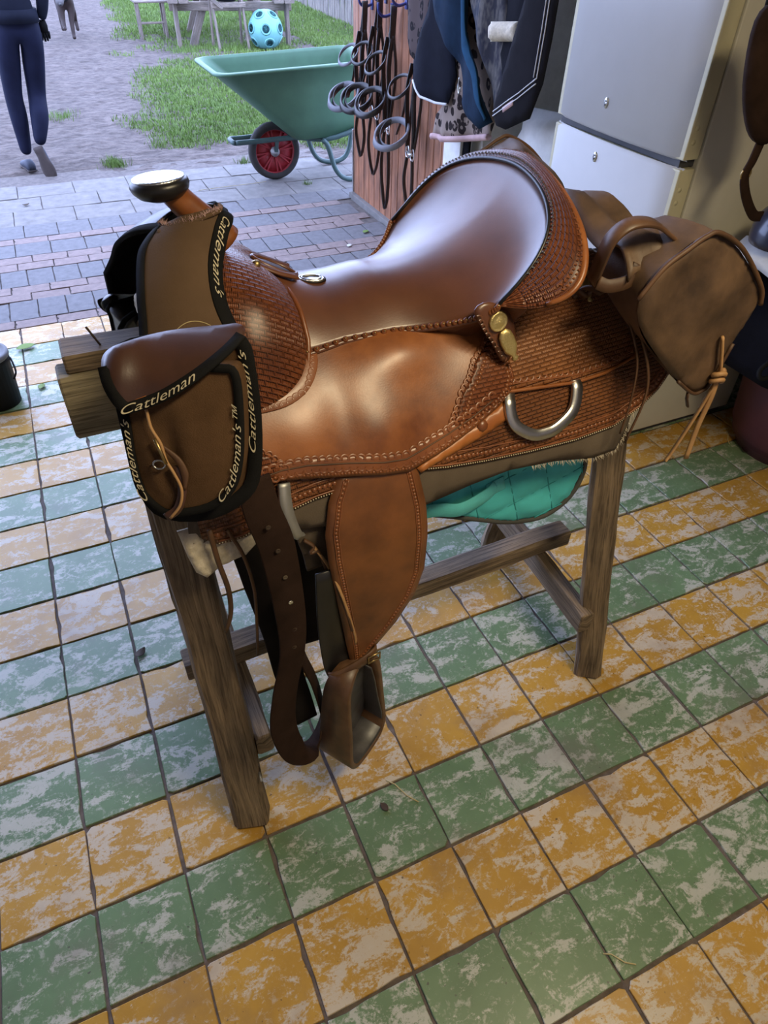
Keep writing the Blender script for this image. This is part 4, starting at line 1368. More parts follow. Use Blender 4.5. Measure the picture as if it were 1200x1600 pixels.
for sgn in (-1, 1):
    lab = sgn < 0
    sk = patch('skirt', skirt_o, side(sgn, 0.0), .006, 'skirt_leather', sad, res=.012, edge=.004)
    m_ = side(sgn, 0.006)
    low = [(.43, .397), (.47, .397), (.53, .378), (.60, .365), (.70, .359), (.7931, .3630), (.8502, .3727), (.93, .3807), (1.0281, .3864), (1.1315, .3884), (1.2238, .3811), (1.2811, .3593), (1.328, .332), (1.356, .308)]
    surf_cord('border_groove', low, m_, .0018, 0, 'border_leather', sk)
    surf_cord('border_groove', [(a, b - .022) for a, b in low], m_, .0016, 0, 'border_leather', sk)
    dots('border_stamps', [(a, b - .011) for a, b in low], m_, .0042, .0016, 0, 'border_leather', sk, .009)
    dots('stitching', [(a, b + .004) for a, b in low], m_, .0013, .0012, 0, 'cream_thread', sk, .0048)
    rj = patch('rear_jockey', rear_o, side(sgn, .0075), .009, 'tooled_leather', sad, res=.012, edge=.005)
    m2_ = side(sgn, .0165)
    rl = [(.96, .252), (.9958, .259), (1.0639, .264), (1.1347, .270), (1.2027, .266), (1.265, .252)]
    surf_cord('border_groove', rl, m2_, .0016, 0, 'border_leather', rj)
    scallops('border_scallops', [(a, b - .008) for a, b in rl], m2_, .0085, .0005, 'border_leather', rj, .0125)
    surf_cord('rolled_edge', [(.93, .2635), (.9571, .2635), (.9958, .2713), (1.0639, .2770), (1.1347, .2828), (1.2027, .2782), (1.274, .2615), (1.278, .2545)], m2_, .0036, -.003, 'saddle_leather', rj)
    mj = jz(sgn)
    jk = patch('seat_jockey', jock_o, side(sgn, .013), .006, 'saddle_leather', sad, res=.009, edge=.005, bulge=jbulge)
    mt = lambda a, b, off: mj(a, b, off + .0062 * 1.0)
    bnd = [(a, b - .013) for a, b in line_] + [(.975, .2795), (.9616, .2890), (.9038, .3155), (.8489, .3366), (.7962, .3522), (.7705, .3595), (.7225, .3532), (.6542, .3396), (.5891, .3268), (.5368, .3180), (.5100, .3215)]
    tb = patch('tooled_border', bnd, mt, .0010, 'border_leather', jk, res=.008, edge=.002)
    surf_cord('border_groove', line_, mt, .0014, .0014, 'string_leather', jk)
    up_ = [(a, b - .0055) for a, b in line_]
    scallops('border_scallops', up_[::-1], mt, .0100, .0014, 'border_leather', jk, .0135)
    scallops('border_scallops', [(a, b + .0065) for a, b in line_], mt, .0090, .0014, 'border_leather', jk, .0135)
    dots('border_beads', bord, mt, .0028, .0016, 0, 'border_leather', jk, .0062)
    tc = patch('tooled_corner', tcorner, lambda a, b, off: mt(a, b, off), .0016, 'tooled_dark_leather', jk, res=.008, edge=.002)
    scallops('corner_scallops', tcorner[:7], lambda a, b, off: mt(a, b, off), .009, .0018, 'border_leather', jk, .0115)
    dots('corner_beads', [(a + .016, b + .004) for a, b in tcorner[:7]], lambda a, b, off: mt(a, b, off), .0035, .0018, .0016, 'border_leather', jk, .008)
    dots('corner_beads', [(a - .012, b - .002) for a, b in tcorner[7:]], lambda a, b, off: mt(a, b, off), .0035, .0018, .0016, 'border_leather', jk, .008)
    fc = patch('tooled_front_corner', [(.5136, .2676), (.5355, .2796), (.5557, .3043), (.5376, .313), (.5099, .3183), (.495, .30)], lambda a, b, off: mt(a, b, off), .0014, 'tooled_dark_leather', jk, res=.007, edge=.002)
    scallops('corner_scallops', [(.505, .262), (.5136, .2676), (.5355, .2796), (.5557, .3043)][::-1], lambda a, b, off: mt(a, b, off), .008, .0016, 'border_leather', jk, .0105)
    # swell border lying on the jockey
    sb = [(.50, .196), (.5319, .200), (.5794, .1989), (.6139, .1846), (.6359, .1576), (.6426, .1314), (.646, .11)]
    P_ = spline(sb, 4)
    strap('swell_welt', [mt(a, b, .002) for a, b in P_], [mt(a, b + .002, .002) - mt(a, b - .002, .002) if i < len(P_) * .55 else mt(a + .002, b, .002) - mt(a - .002, b, .002) for i, (a, b) in enumerate(P_)], .034, .003, 'border_leather', sad, 0)
    scallops('swell_scallops', [(a + (.010 if i > 2 else 0), b + (.013 if i < 4 else .004)) for i, (a, b) in enumerate(sb)][::-1], mt, .0085, .003, 'border_leather', sad, .0105)
    # flank billet strap, dee ring
    mb = side(sgn, .0135)
    bs = patch('flank_strap', [(.788, .362), (.83, .345), (.9069, .3134), (.986, .2817), (.9955, .285), (1.001, .306), (.9987, .3104), (.9301, .3355), (.8489, .357), (.795, .3725)], lambda a, b, off: side(sgn, .007)(a, b, off), .006, 'strap_leather', sad, res=.010, edge=.004)
    dots('strap_rivet', [(.9243, .317), (.9244, .317)], side(sgn, .013), .011, .005, 0, 'border_leather', bs, .1)
    ring = spline([(1.00, .255), (.985, .285), (.983, .312), (.993, .334), (1.0246, .3544), (1.052, .358), (1.079, .3534), (1.1155, .3315), (1.1298, .2991), (1.131, .275), (1.12, .255)], 6)
    strap('dee_ring', [side(sgn, .0165 if b > .29 else .0165 - .5 * (.29 - b))(a, b, 0) for a, b in ring], [side(sgn)(a + (a - 1.055) * .1, b + (b - .29) * .1) - side(sgn)(a, b) for a, b in ring], .022, .008, 'steel', sad, 0)
    # conchos with hanging pendants
    for (cx, cu, dx, du, base) in ((1.2217, .0772, -.012, .065, .014),):
        mc = side(sgn, base)
        def disc(name, r, h, mat, par, o0=0.0):
            vs, fs = [], []
            rings = [(1.0, 0), (1.0, .6), (.86, 1.0), (.80, .75), (.45, 1.1), (0.0, 1.35)]
            for q, hh in rings:
                for k in range(24):
                    a = 2 * PI * k / 24
                    vs.append(mc(cx + q * r * math.cos(a), cu + q * r * math.sin(a), o0 + hh * h))
            for i in range(len(rings) - 1):
                for k in range(24):
                    l = (k + 1) % 24
                    fs.append((i * 24 + k, i * 24 + l, i * 24 + 24 + l, i * 24 + 24 + k))
            fs.append(tuple(range(24)))
            return mesh_obj(name, vs, fs, mat, par, True, None, fix=True)
        cc = disc('concho', .0165, .006, 'gold_metal', sad)
        disc('rosette', .024, .0015, 'border_leather', cc, -.004)
        ax = np.array((dx, du)); L_ = np.linalg.norm(ax); ax = ax / L_; nx_ = np.array((-ax[1], ax[0]))
        prof_ = [(.018, .006), (.024, .011), (.036, .0125), (.050, .011), (.058, .005), (.062, .0035), (.066, .006), (.070, .004)]
        pl_ = [(cx + ax[0] * s_ + nx_[0] * w_, cu + ax[1] * s_ + nx_[1] * w_) for s_, w_ in prof_] + [(cx + ax[0] * s_ - nx_[0] * w_, cu + ax[1] * s_ - nx_[1] * w_) for s_, w_ in prof_[::-1]]
        patch('pendant', pl_, mc, .005, 'gold_metal', cc, res=.004, edge=.003)
    # leather ear at the end of the cantle carrying the front concho
    if sgn < 0:
        me_ = lambda a, b, off: np.array((a, YC + sgn * (.206 + off - .15 * (b - 1.15)), b))
        ear = patch('seat_ear', [(.915, 1.205), (.944, 1.2135), (.985, 1.187), (1.0, 1.1427), (.992, 1.110), (.975, 1.105), (.950, 1.1452), (.930, 1.1729)], me_, .006, 'seat_leather', sad, res=.008, edge=.004, smooth_n=3)
        scallops('ear_scallops', [(.921, 1.190), (.934, 1.166), (.953, 1.140), (.975, 1.112)], me_, .008, .006, 'seat_leather', ear, .0105)
        vs, fs = [], []
        rings = [(1.0, 0), (1.0, .6), (.86, 1.0), (.80, .75), (.45, 1.1), (0.0, 1.35)]
        for q, hh in rings:
            for k in range(24):
                a = 2 * PI * k / 24
                vs.append(me_(.9585 + q * .0175 * math.cos(a), 1.1815 + q * .0175 * math.sin(a), .0062 + hh * .006))
        for i in range(len(rings) - 1):
            for k in range(24):
                l = (k + 1) % 24
                fs.append((i * 24 + k, i * 24 + l, i * 24 + 24 + l, i * 24 + 24 + k))
        fs.append(tuple(range(24)))
        cc = mesh_obj('concho', vs, fs, 'gold_metal', sad, True, None, fix=True)
        ax = np.array((.045, -.085)); ax = ax / np.linalg.norm(ax); nx_ = np.array((-ax[1], ax[0]))
        prof_ = [(.018, .006), (.026, .012), (.040, .014), (.058, .013), (.070, .006), (.074, .004), (.079, .007), (.084, .004)]
        pl_ = [(.9585 + ax[0] * s_ + nx_[0] * w_, 1.1815 + ax[1] * s_ + nx_[1] * w_) for s_, w_ in prof_] + [(.9585 + ax[0] * s_ - nx_[0] * w_, 1.1815 + ax[1] * s_ - nx_[1] * w_) for s_, w_ in prof_[::-1]]
        patch('pendant', pl_, lambda a, b, off: me_(a, b, off + .010), .005, 'gold_metal', cc, res=.004, edge=.003)
    # fender
    mf_ = side(sgn, .004)
    fe = patch('fender', fend_o, mf_, .006, 'fender_leather', sad, res=.014, edge=.004)
    mff = side(sgn, .010)
    lf = [(.652, .35), (.634, .387), (.621, .4431), (.622, .4982), (.636, .6236), (.652, .76), (.655, .815)]
    rf = [(.776, .36), (.788, .4379), (.791, .5098), (.789, .5944), (.772, .656), (.733, .724), (.692, .777), (.662, .815)]
    for E_ in (lf, rf):
        surf_cord('border_groove', E_, mff, .0013, 0, 'border_leather', fe)
        surf_cord('border_groove', [(a + (.009 if E_ is lf else -.009), b) for a, b in E_], mff, .0013, 0, 'border_leather', fe)
        dots('border_stamps', [(a + (.0045 if E_ is lf else -.0045), b) for a, b in E_], mff, .0032, .0013, 0, 'border_leather', fe, .0075)

# --- seat
edge_u = lambda x: np.interp(x, [.60, .63, .7128, .8068, .9407, .9945], [.14, .1411, .1293, .1299, .1394, .1307])
crest = lambda x: np.interp(x, [.60, .62, .66, .70, .75, .80], [1.262, 1.25, 1.224, 1.213, 1.213, 1.220])
def rim(th):
    c = max(0.0, math.cos(th)); s = math.copysign(abs(math.sin(th)) ** 1.142, math.sin(th))
    return np.array((.954 + .1406 * c ** .5417, YC - .21 * s, 1.211 + .1468 * c ** .5759))
NV = 48
vv = [(-1 + 2 * k / NV) for k in range(NV + 1)]
def sect(x, v):
    e = near(x, edge_u(x), .022)
    h = YC - e[1]
    zc = crest(x)
    return np.array((x, YC - v * h, zc - (zc - e[2]) * abs(v) ** 2.1))
rowsG = []
for x in np.linspace(.605, .80, 12):
    rowsG.append([sect(x, v) for v in vv])
def th_of(v):
    return math.copysign(abs(v) ** .93, v) * PI / 2
wid = .80
for t in np.linspace(0, 1, 22)[1:]:
    row = []
    for v in vv:
        W_, R_ = sect(.80, v), rim(th_of(v))
        k = abs(v)
        T0 = np.array((.30, -.02 * np.sign(v) * k, -.05 + .03 * k))
        T1 = np.array((.10 * (1 - k) + .03 * k, -.10 * np.sign(v) * k * (1 - k) * 2, .20 * (1 - k ** 3) + .07))
        h00, h10, h01, h11 = 2 * t ** 3 - 3 * t ** 2 + 1, t ** 3 - 2 * t ** 2 + t, -2 * t ** 3 + 3 * t ** 2, t ** 3 - t ** 2
        p = h00 * W_ + h10 * T0 + h01 * R_ + h11 * T1
        row.append(p)
    rowsG.append(row)
# the lip rolls over at the rim, and the edge tucks under along both sides
last = [p + np.array((.006, 0, -.004)) for p in rowsG[-1]]
rowsG.append(last)
G2 = []
for i, row in enumerate(rowsG):
    def tuck(p, s):
        q = p + np.array((0, s * -.006, -.010))
        r = p + np.array((0, s * -.030, -.022 if i < 14 else -.05))
        return q, r
    a1, a2 = tuck(row[0], 1); b1, b2 = tuck(row[-1], -1)
    G2.append([a2, a1] + list(row) + [b1, b2])
seat = grid('seat', G2, 'seat_leather', sad, thick=.004)
# dark piping around the rim
rimc = [rim(th_of(v)) + np.array((.001, 0, .002)) for v in vv]
cord('rim_piping', rimc, .0036, 'black_leather', seat, 8)
# row of beads along the seat's lower edge
for s in (-1, 1):
    vs, fs = [], []
    Pth = [row[-1 if s < 0 else 0] for row in rowsG[2:-2]]
    Pth = resample(Pth, .0135, False)
    for p in Pth:
        b0 = len(vs)
        bm = bmesh.new(); bmesh.ops.create_uvsphere(bm, u_segments=8, v_segments=5, radius=.0058)
        for v in bm.verts: vs.append(np.array(v.co) * (1, .7, 1) + p + np.array((0, s * .0015, .001)))
        for f in bm.faces: fs.append(tuple(b0 + v.index for v in f.verts))
        bm.free()
    mesh_obj('bead_row', vs, fs, 'border_leather', seat, True)
    mesh_obj('bead_nails', [tuple(np.array(q) * .45 + c + np.array((0, s * .004, .004))) for c in Pth for q in ((.006, 0, 0), (-.006, 0, 0), (0, .006, 0), (0, -.006, 0), (0, 0, .007), (0, 0, -.006))], [tuple(6 * i + j for j in f) for i in range(len(Pth)) for f in ((0, 2, 4), (2, 1, 4), (1, 3, 4), (3, 0, 4), (2, 0, 5), (1, 2, 5), (3, 1, 5), (0, 3, 5))], 'brass', seat, True)
    cord('edge_roll', [row[-1 if s < 0 else 0] + np.array((0, 0, -.004)) for row in rowsG[:-1]], .0045, 'seat_leather', seat, 8)

# --- cantle roll behind the rim
def outer(th):
    c = max(1e-4, math.cos(th)); s = math.copysign(abs(math.sin(th)) ** 1.142, math.sin(th))
    w = .075 * c ** .474
    return rim(th) + w * np.array((.3911 - .0128 * c, -1.859 * s, .183 - .2799 * abs(s) - .9268 * s * s))
CG = []
ths = [-PI / 2 + PI * k / 72 for k in range(73)]
def cr(q, dz):
    return [rim(t) * (1 - q) + outer(t) * q + np.array((0, 0, dz * max(0, math.cos(t)) ** .3)) for t in ths]
for q, dz in ((0, .003), (.12, .009), (.3, .012), (.5, .012), (.7, .009), (.86, .004), (.96, -.003), (1.0, -.011), (.97, -.019), (.85, -.022), (.6, -.022), (.3, -.022)):
    CG.append(cr(q, dz))
cant = grid('cantle_roll', CG, 'tooled_dark_leather', sad, uvs=[(t * .24, k * .0078) for k in (0, 1.2, 2.9, 4.7, 6.5, 8, 9, 9.8, 10.6, 11.6, 14, 17) for t in ths])
NB = 10
BG = [cr(.45, -.020)]
for k in range(1, NB + 1):
    t = k / NB
    row = []
    for th, p in zip(ths, BG[0]):
        tgt = np.array((1.10 + .03 * math.cos(th) - .10 * abs(math.sin(th)) ** 2, YC - .150 * math.sin(th), 1.178 - .06 * abs(math.sin(th)) ** 1.5))
        row.append(p * (1 - t) + tgt * t + np.array((.012 * math.sin(PI * t), 0, 0)))
    BG.append(row)
grid('cantle_back', BG, 'tooled_dark_leather', sad, thick=.006)
# nail row just outside the piping, and the plain rolled edge
vs, fs = [], []
for p, th in zip(cr(.10, .010), ths):
    if abs(th) > 1.45: continue
    b0 = len(vs)
    vs += [p + .003 * np.array(q) for q in ((1, 0, 0), (-1, 0, 0), (0, 1, 0), (0, -1, 0), (0, 0, 1))]
    fs += [(b0, b0 + 2, b0 + 4), (b0 + 2, b0 + 1, b0 + 4), (b0 + 1, b0 + 3, b0 + 4), (b0 + 3, b0, b0 + 4)]
mesh_obj('cantle_nails', vs, fs, 'steel', cant, True)
cord('rolled_edge', [p for p in cr(.97, -.008)][3:-3], [.004, .0085, .0085, .0085, .004], 'saddle_leather', cant, 10)
for q in (.88, .80):
    vs, fs = [], []
    for p in resample(cr(q, .0065 if q < .85 else .003)[6:-6], .0085, False):
        b0 = len(vs)
        vs += [p + .0032 * np.array(w_) for w_ in ((1, 0, 0), (-1, 0, 0), (0, 1, 0), (0, -1, 0), (0, 0, .6))]
        fs += [(b0, b0 + 2, b0 + 4), (b0 + 2, b0 + 1, b0 + 4), (b0 + 1, b0 + 3, b0 + 4), (b0 + 3, b0, b0 + 4)]
    mesh_obj('border_stamps', vs, fs, 'border_leather', cant, True)

# --- swell (fork) and horn
SW = spline([(0, 1.272), (.05, 1.264), (.095, 1.232), (.13, 1.183), (.152, 1.14), (.168, 1.105), (.178, 1.082), (.183, 1.068)], 4)
XR = np.interp(np.linspace(0, 7, len(SW)), range(8), [.640, .642, .646, .645, .636, .616, .580, .53])
XFv = np.interp(np.linspace(0, 7, len(SW)), range(8), [.500, .495, .485, .475, .47, .468, .47, .49])
BU = np.interp(np.linspace(0, 7, len(SW)), range(8), [.030, .034, .040, .042, .040, .034, .026, .010])
SG = []
full = [(-1, i) for i in range(len(SW) - 1, 0, -1)] + [(1, i) for i in range(len(SW))]
tang = np.gradient(SW, axis=0); nrm_ = np.c_[-tang[:, 1], tang[:, 0]]; nrm_ /= np.linalg.norm(nrm_, axis=1)[:, None]
NS = 22
for s in np.linspace(0, 1, NS):
    row = []
    for sg, i in full:
        h, z = SW[i]
        n = nrm_[i]
        b = BU[i] * (max(0, math.sin(PI * s)) ** .55)
        tilt = -(s - .25) * .075 * max(0, 1 - i / (len(SW) * .55))
        x = XFv[i] + (XR[i] - XFv[i]) * s
        row.append((x, YC + sg * (h + n[0] * b), z + n[1] * b + tilt))
    SG.append(row)
swell = grid('swell', SG, 'swell_leather', sad)
EP = [tuple(np.array(p) + np.array((.003, 0, 0))) for p in SG[-1]]
cord('swell_edge', EP, .0042, 'border_leather', swell, 8)
gl = patch('gullet_shade', [(-.172, 1.085), (-.155, 1.14), (-.10, 1.215), (-.04, 1.252), (.04, 1.252), (.10, 1.215), (.155, 1.14), (.172, 1.085), (.05, 1.168), (-.05, 1.168)], lambda a, b, off: np.array((.482 - off, YC + a, b)), .006, 'black_leather', sad, res=.015, edge=.004)  # black sheet added to stand for the shade inside the open gullet
patch('fleece_edge', [(.010, 1.170), (.000, 1.198), (.022, 1.215), (.050, 1.205), (.075, 1.178), (.055, 1.168)], lambda a, b, off: np.array((.425 - off, YC + a + .02, b)), .014, 'fleece', gl, res=.006, edge=.01, smooth_n=3, bulge=lambda a, b: .005 * math.sin(300 * a) * math.sin(260 * b))
horn = cord('horn', [(.560, YC, 1.295), (.540, YC, 1.322), (.520, YC, 1.345), (.502, YC, 1.366), (.492, YC, 1.385)], [.030, .025, .022, .0205, .023], 'saddle_leather', sad, 20, False, 4)
Mh_ = Matrix.Translation((.4775, YC, 1.3895)) @ Matrix.Rotation(math.radians(-3), 4, 'Y') @ Matrix.Rotation(math.radians(-3), 4, 'X')
lathe('horn_cap', [(0, -.022), (.02, -.021), (.033, -.016), (.041, -.008), (.0435, -.001), (.042, .005), (.037, .008), (0, .008)], 'black_leather', horn, 40, Mh_, sy=1.0)
lathe('cap_plate', [(.038, .007), (.0375, .0095), (.030, .0105), (.028, .0098), (.02, .0108), (0, .0112)], 'silver', horn, 40, Mh_)
cord('horn_wrap', [(.533 + .026 * math.cos(a), YC + .026 * math.sin(a), 1.327 + .018 * math.cos(a)) for a in np.linspace(0, 2 * PI, 25)[:-1]], .003, 'steel', horn, 6, True)
# hand hole behind the fork, its inner shade painted as a black patch, with metal-edged sides, maker's oval on the seat
hole = patch('hand_hole_shade', [(-.030, 0), (-.015, .013), (.02, .014), (.034, 0), (.02, -.014), (-.015, -.013)], lambda a, b, off: np.array((.636 + a, YC - .002 + b, 1.244 - a * .55 + off - 1.2 * b * b)), .004, 'black_leather', sad, res=.006, edge=.003, smooth_n=4)
hp = spline([(-.034, 0), (-.016, .017), (.02, .018), (.040, 0), (.02, -.018), (-.016, -.017)], 5, True)
cord('hole_binding', [(.636 + a, YC - .002 + b, 1.2475 - a * .55 - 2 * b * b) for a, b in hp], .0036, 'seat_leather', hole, 8, True)
for s in (-1, 1):
    strap('jockey_edge_strap', [(.592, YC + s * .026, 1.268), (.615, YC + s * .029, 1.256), (.64, YC + s * .030, 1.243), (.672, YC + s * .024, 1.229)], (0, .8, .5), .010, .003, 'seat_leather', hole)
lathe('thong_ball', [(0, -.007), (.006, -.005), (.008, 0), (.006, .005), (0, .007)], 'brass', hole, 12, Matrix.Translation((.598, -.69, 1.268)))
def oval(name, r, h, mat, par, z):
    M = Matrix.Translation((.700, YC - .008, 1.2125 + z)) @ Matrix.Rotation(.05, 4, 'Y') @ Matrix.Rotation(.06, 4, 'X') @ Matrix.Rotation(-.25, 4, 'Z')
    return lathe(name, [(0, 0), (r, 0), (r * .97, h), (r * .85, h), (r * .82, h * .5), (0, h * .6)], mat, par, 36, M, sy=.55)
ov = oval('makers_plate', .026, .003, 'black_leather', sad, .0015)
oval('plate_rim', .0235, .003, 'silver', ov, .003)
oval('plate_centre', .018, .0035, 'steel', ov, .0035)

# --- rigging at the front: dee, billets, nylon strap loop, latigo
strap('rigging_dee', [(.550, -.912, 1.0), (.546, -.926, .97), (.548, -.934, .94), (.558, -.938, .905), (.570, -.93, .893)], (1, .3, .1), [.020, .022, .022, .018, .008], .007, 'steel_zinc', sad, 5)
nb_ = strap('nylon_billet', [(.490, -.965, 1.065), (.497, -.975, 1.005), (.512, -.98, .925), (.520, -.985, .77), (.516, -.985, .66), (.492, -.985, .54), (.480, -.985, .43), (.496, -.98, .315), (.535, -.96, .255), (.572, -.94, .285), (.580, -.935, .36), (.565, -.94, .48), (.545, -.945, .575), (.536, -.95, .68), (.533, -.952, .80)],
    [(1, .1, -.25), (1, .1, -.25), (1, .1, -.35), (1, .1, -.2), (1, .15, .0), (1, .2, .2), (.95, .3, -.05), (.8, .55, -.4), (.5, .85, -.3), (.35, .93, 0), (.35, .93, .1), (.5, .85, .1), (.5, .85, .1), (.5, .85, 0), (.5, .85, 0)], [.055, .058, .06, .056, .052, .056, .062, .062, .06, .055, .045, .03, .03, .03, .03], .005, 'webbing', sad, 8)
for (x, z, m) in ((.499, .985, 'leaf_brown'), (.510, .93, 'leaf_brown'), (.517, .865, 'felt'), (.522, .80, 'silver'), (.524, .725, 'leaf_brown'), (.520, .675, 'leaf_brown')):
    lathe('strap_hole', [(.0, .0005), (.0025, .0008), (.0042, .0016), (.0046, .0), (.0, 0)], m, nb_, 10, Matrix.Translation((x, -.9865, z)) @ Matrix.Rotation(PI / 2, 4, 'X'))
strap('latigo', [(.475, -.90, 1.0), (.480, -.912, .93), (.495, -.92, .80), (.510, -.92, .65), (.520, -.92, .50), (.535, -.92, .40), (.548, -.92, .31)], (1, .05, -.2), [.07, .075, .075, .065, .06, .055, .05], .006, 'dark_webbing', sad)
strap('cinch_strap', [(.600, -.86, .86), (.607, -.84, .78), (.602, -.83, .66), (.590, -.82, .53), (.585, -.82, .45)], (1, .0, -.15), .072, .006, 'dark_webbing', sad)
strap('webbing_loop', [(.585, -.895, .905), (.592, -.905, .86), (.600, -.905, .82), (.606, -.90, .775)], (1, 0, -.1), .052, .010, 'felt', sad)
cord('tie_knot', [(.575, -.915, .865), (.590, -.922, .850), (.582, -.925, .84), (.598, -.922, .835), (.606, -.93, .80), (.62, -.945, .76), (.632, -.965, .70), (.640, -.975, .65)], .005, 'string_leather', sad, 6, False, 5, flat=.6)
cord('tie_end', [(.592, -.92, .845), (.612, -.935, .80), (.628, -.962, .735), (.645, -.972, .64), (.648, -.974, .605)], .0045, 'thong_leather', sad, 6, False, 5, flat=.5)
# fleece lining showing under the front of the skirt
fv = [(.372, .37), (.378, .42), (.385, .455), (.40, .47), (.43, .455), (.47, .448), (.50, .425), (.52, .37)]
flp = patch('fleece_lining', fv, side(-1, -.018), .012, 'fleece', sad, res=.006, edge=.006, bulge=lambda a, b: .004 * math.sin(310 * a + 3 * math.sin(190 * b)) * math.sin(280 * b))
cord('saddle_string', [(.418, -.935, .965), (.421, -.94, .90), (.428, -.945, .83), (.424, -.945, .77), (.410, -.94, .72)], .0045, 'string_leather', sad, 6, False, 5, flat=.5)
cord('saddle_string', [(.445, -.935, .955), (.462, -.945, .90), (.470, -.95, .82), (.466, -.95, .74), (.458, -.95, .64)], .005, 'string_leather', sad, 6, False, 5, flat=.5)
# rear saddle strings
cord('saddle_string', [(1.180, -.895, 1.215), (1.203, -.925, 1.165), (1.236, -.945, 1.09), (1.248, -.955, 1.02), (1.225, -.962, .925)], .0055, 'string_leather', sad, 6, False, 6, flat=.5)
cord('saddle_string', [(1.178, -.89, 1.21), (1.195, -.915, 1.165), (1.222, -.935, 1.09), (1.222, -.948, 1.01), (1.212, -.955, .945)], .004, 'string_leather', sad, 6, False, 6, flat=.5)
for ph in (0, PI):
    cord('twisted_string', [(1.185 + .09 * t + .0, -.79 - .10 * t + .006 * math.cos(18 * t + ph), 1.165 + .06 * t + .007 * math.sin(18 * t + ph)) for t in np.linspace(-.1, 1, 40)], .0055, 'string_leather', sad, 6)

# --- stirrups: bell-shaped ring with a leather-covered tread, hung by a hobble strap
def stirrup(sgn):
    st = sad
    c = np.array((.648, YC + sgn * .305, 0))
    a_ = np.array((.62, -.78 * sgn, 0)) if sgn < 0 else np.array((.62, -.78, 0))
    a_ = np.array((.835, .55, 0)) if sgn < 0 else np.array((.835, -.55, 0))
    e_ = np.array((.55, -.835, 0)) if sgn < 0 else np.array((.55, .835, 0))
    prof_ = [(0, .515), (.034, .507), (.056, .478), (.063, .42), (.066, .35), (.070, .275), (.068, .235), (.052, .205), (.03, .195), (0, .193)]
    pth = prof_ + [(-x, z) for x, z in prof_[::-1][1:-1]]
    P_ = [c + a_ * x + np.array((0, 0, z)) for x, z in pth]
    o = strap('stirrup', P_, [e_] * len(P_), np.array([.03, .04, .055, .065, .075, .085, .09, .09, .09, .09, .09, .09, .09, .085, .075, .065, .055, .04, .03, .03])[:len(P_)], .014, 'stirrup_leather', st, 5, closed=True)
    tr_ = [(.060, .212), (.03, .203), (0, .201), (-.03, .203), (-.060, .212)]
    strap('tread', [c + a_ * x + np.array((0, 0, z + .004)) for x, z in tr_], [e_] * 5, .085, .014, 'tread_leather', o)
    strap('inner_lining', [c + a_ * x + np.array((0, 0, z)) for x, z in ((.040, .465), (.043, .42), (.051, .35), (.062, .275), (.065, .24))], [e_] * 5, [.045, .06, .068, .078, .08], .004, 'tread_leather', o)
    patch('hood', [(x * .96, z) for x, z in pth], lambda x, z, off: c + a_ * x + np.array((0, 0, z)) + e_ * (off - .020 + .02 * (z - .2) / .3), .005, 'tread_leather', o, res=.015, edge=.004, smooth_n=3)
    for s_ in (-1, 1):
        q = c + a_ * s_ * .0605 + np.array((0, 0, .455))
        d = Vector(a_ * s_)
        M = Matrix.Translation(Vector(c + a_ * s_ * .0575 + np.array((0, 0, .452)))) @ d.to_track_quat('Z', 'Y').to_matrix().to_4x4()
        lathe('rivet', [(0, 0), (.009, 0), (.007, .003), (0, .004)], 'brass', o, 14, M)
        strap('edge_stitch', [c + a_ * x * s_ + e_ * w_ + np.array((0, 0, z)) for x, z, w_ in ((.056, .46, -.028), (.060, .42, -.030), (.068, .35, -.034), (.080, .275, -.039), (.083, .24, -.042))], a_, .004, .003, 'string_leather', o)
    # hobble strap with buckle round the fender end
    loop_ = [c + np.array((.052 * math.cos(t), .018 * math.sin(t) * 1.0, .515 + .02 * math.cos(t) - .012 * math.sin(t))) for t in np.linspace(0, 2 * PI, 17)[:-1]]
    hb = strap('hobble_strap', loop_, (0, .2, 1), .022, .005, 'stirrup_leather', st, 4, closed=True)
    bk_ = c + np.array((.040, -.020 if sgn < 0 else .02, .535))
    cord('buckle', [bk_ + np.array((.013 * x, 0, .012 * z)) for x, z in ((-1, -1), (1, -.6), (1, 1), (-1, .6))], .0026, 'brass', hb, 6, True)
    strap('stirrup_leather_strap', [c + np.array((-.035, .012 * -sgn, .80)), c + np.array((-.037, .012 * -sgn, .65)), c + np.array((-.03, .010 * -sgn, .52)), c + np.array((-.02, 0, .49))], (1, 0, 0), .06, .005, 'black_leather', st)
stirrup(-1)
stirrup(1)

# ------------------------------------------------------------------ pommel bag over the horn
pb = empty('pommel_bag', (.45, YC, 1.2), 'brown canvas pommel bag with black binding hung over the saddle horn', 'bag')
Lf = [(.470, -.645, 1.330), (.447, -.672, 1.322), (.428, -.700, 1.309), (.411, -.755, 1.278), (.400, -.795, 1.240), (.385, -.835, 1.200)]
Rt = [(.558, -.645, 1.348), (.560, -.672, 1.343), (.543, -.700, 1.330), (.516, -.755, 1.300), (.508, -.800, 1.263), (.518, -.845, 1.222)]
def panel(sgn):
    L_ = spline(Lf, 5); R_ = spline(Rt, 5)
    G = []
    for l, r in zip(L_, R_):
        row = []
        for t in np.linspace(0, 1, 13):
            p = l * (1 - t) + r * t
            p = p + np.array((0, -.012, .012)) * math.sin(PI * t)
            if sgn > 0:
                p = np.array((p[0], 2 * YC - p[1], p[2]))
            row.append(p)
        G.append(row)
    return G
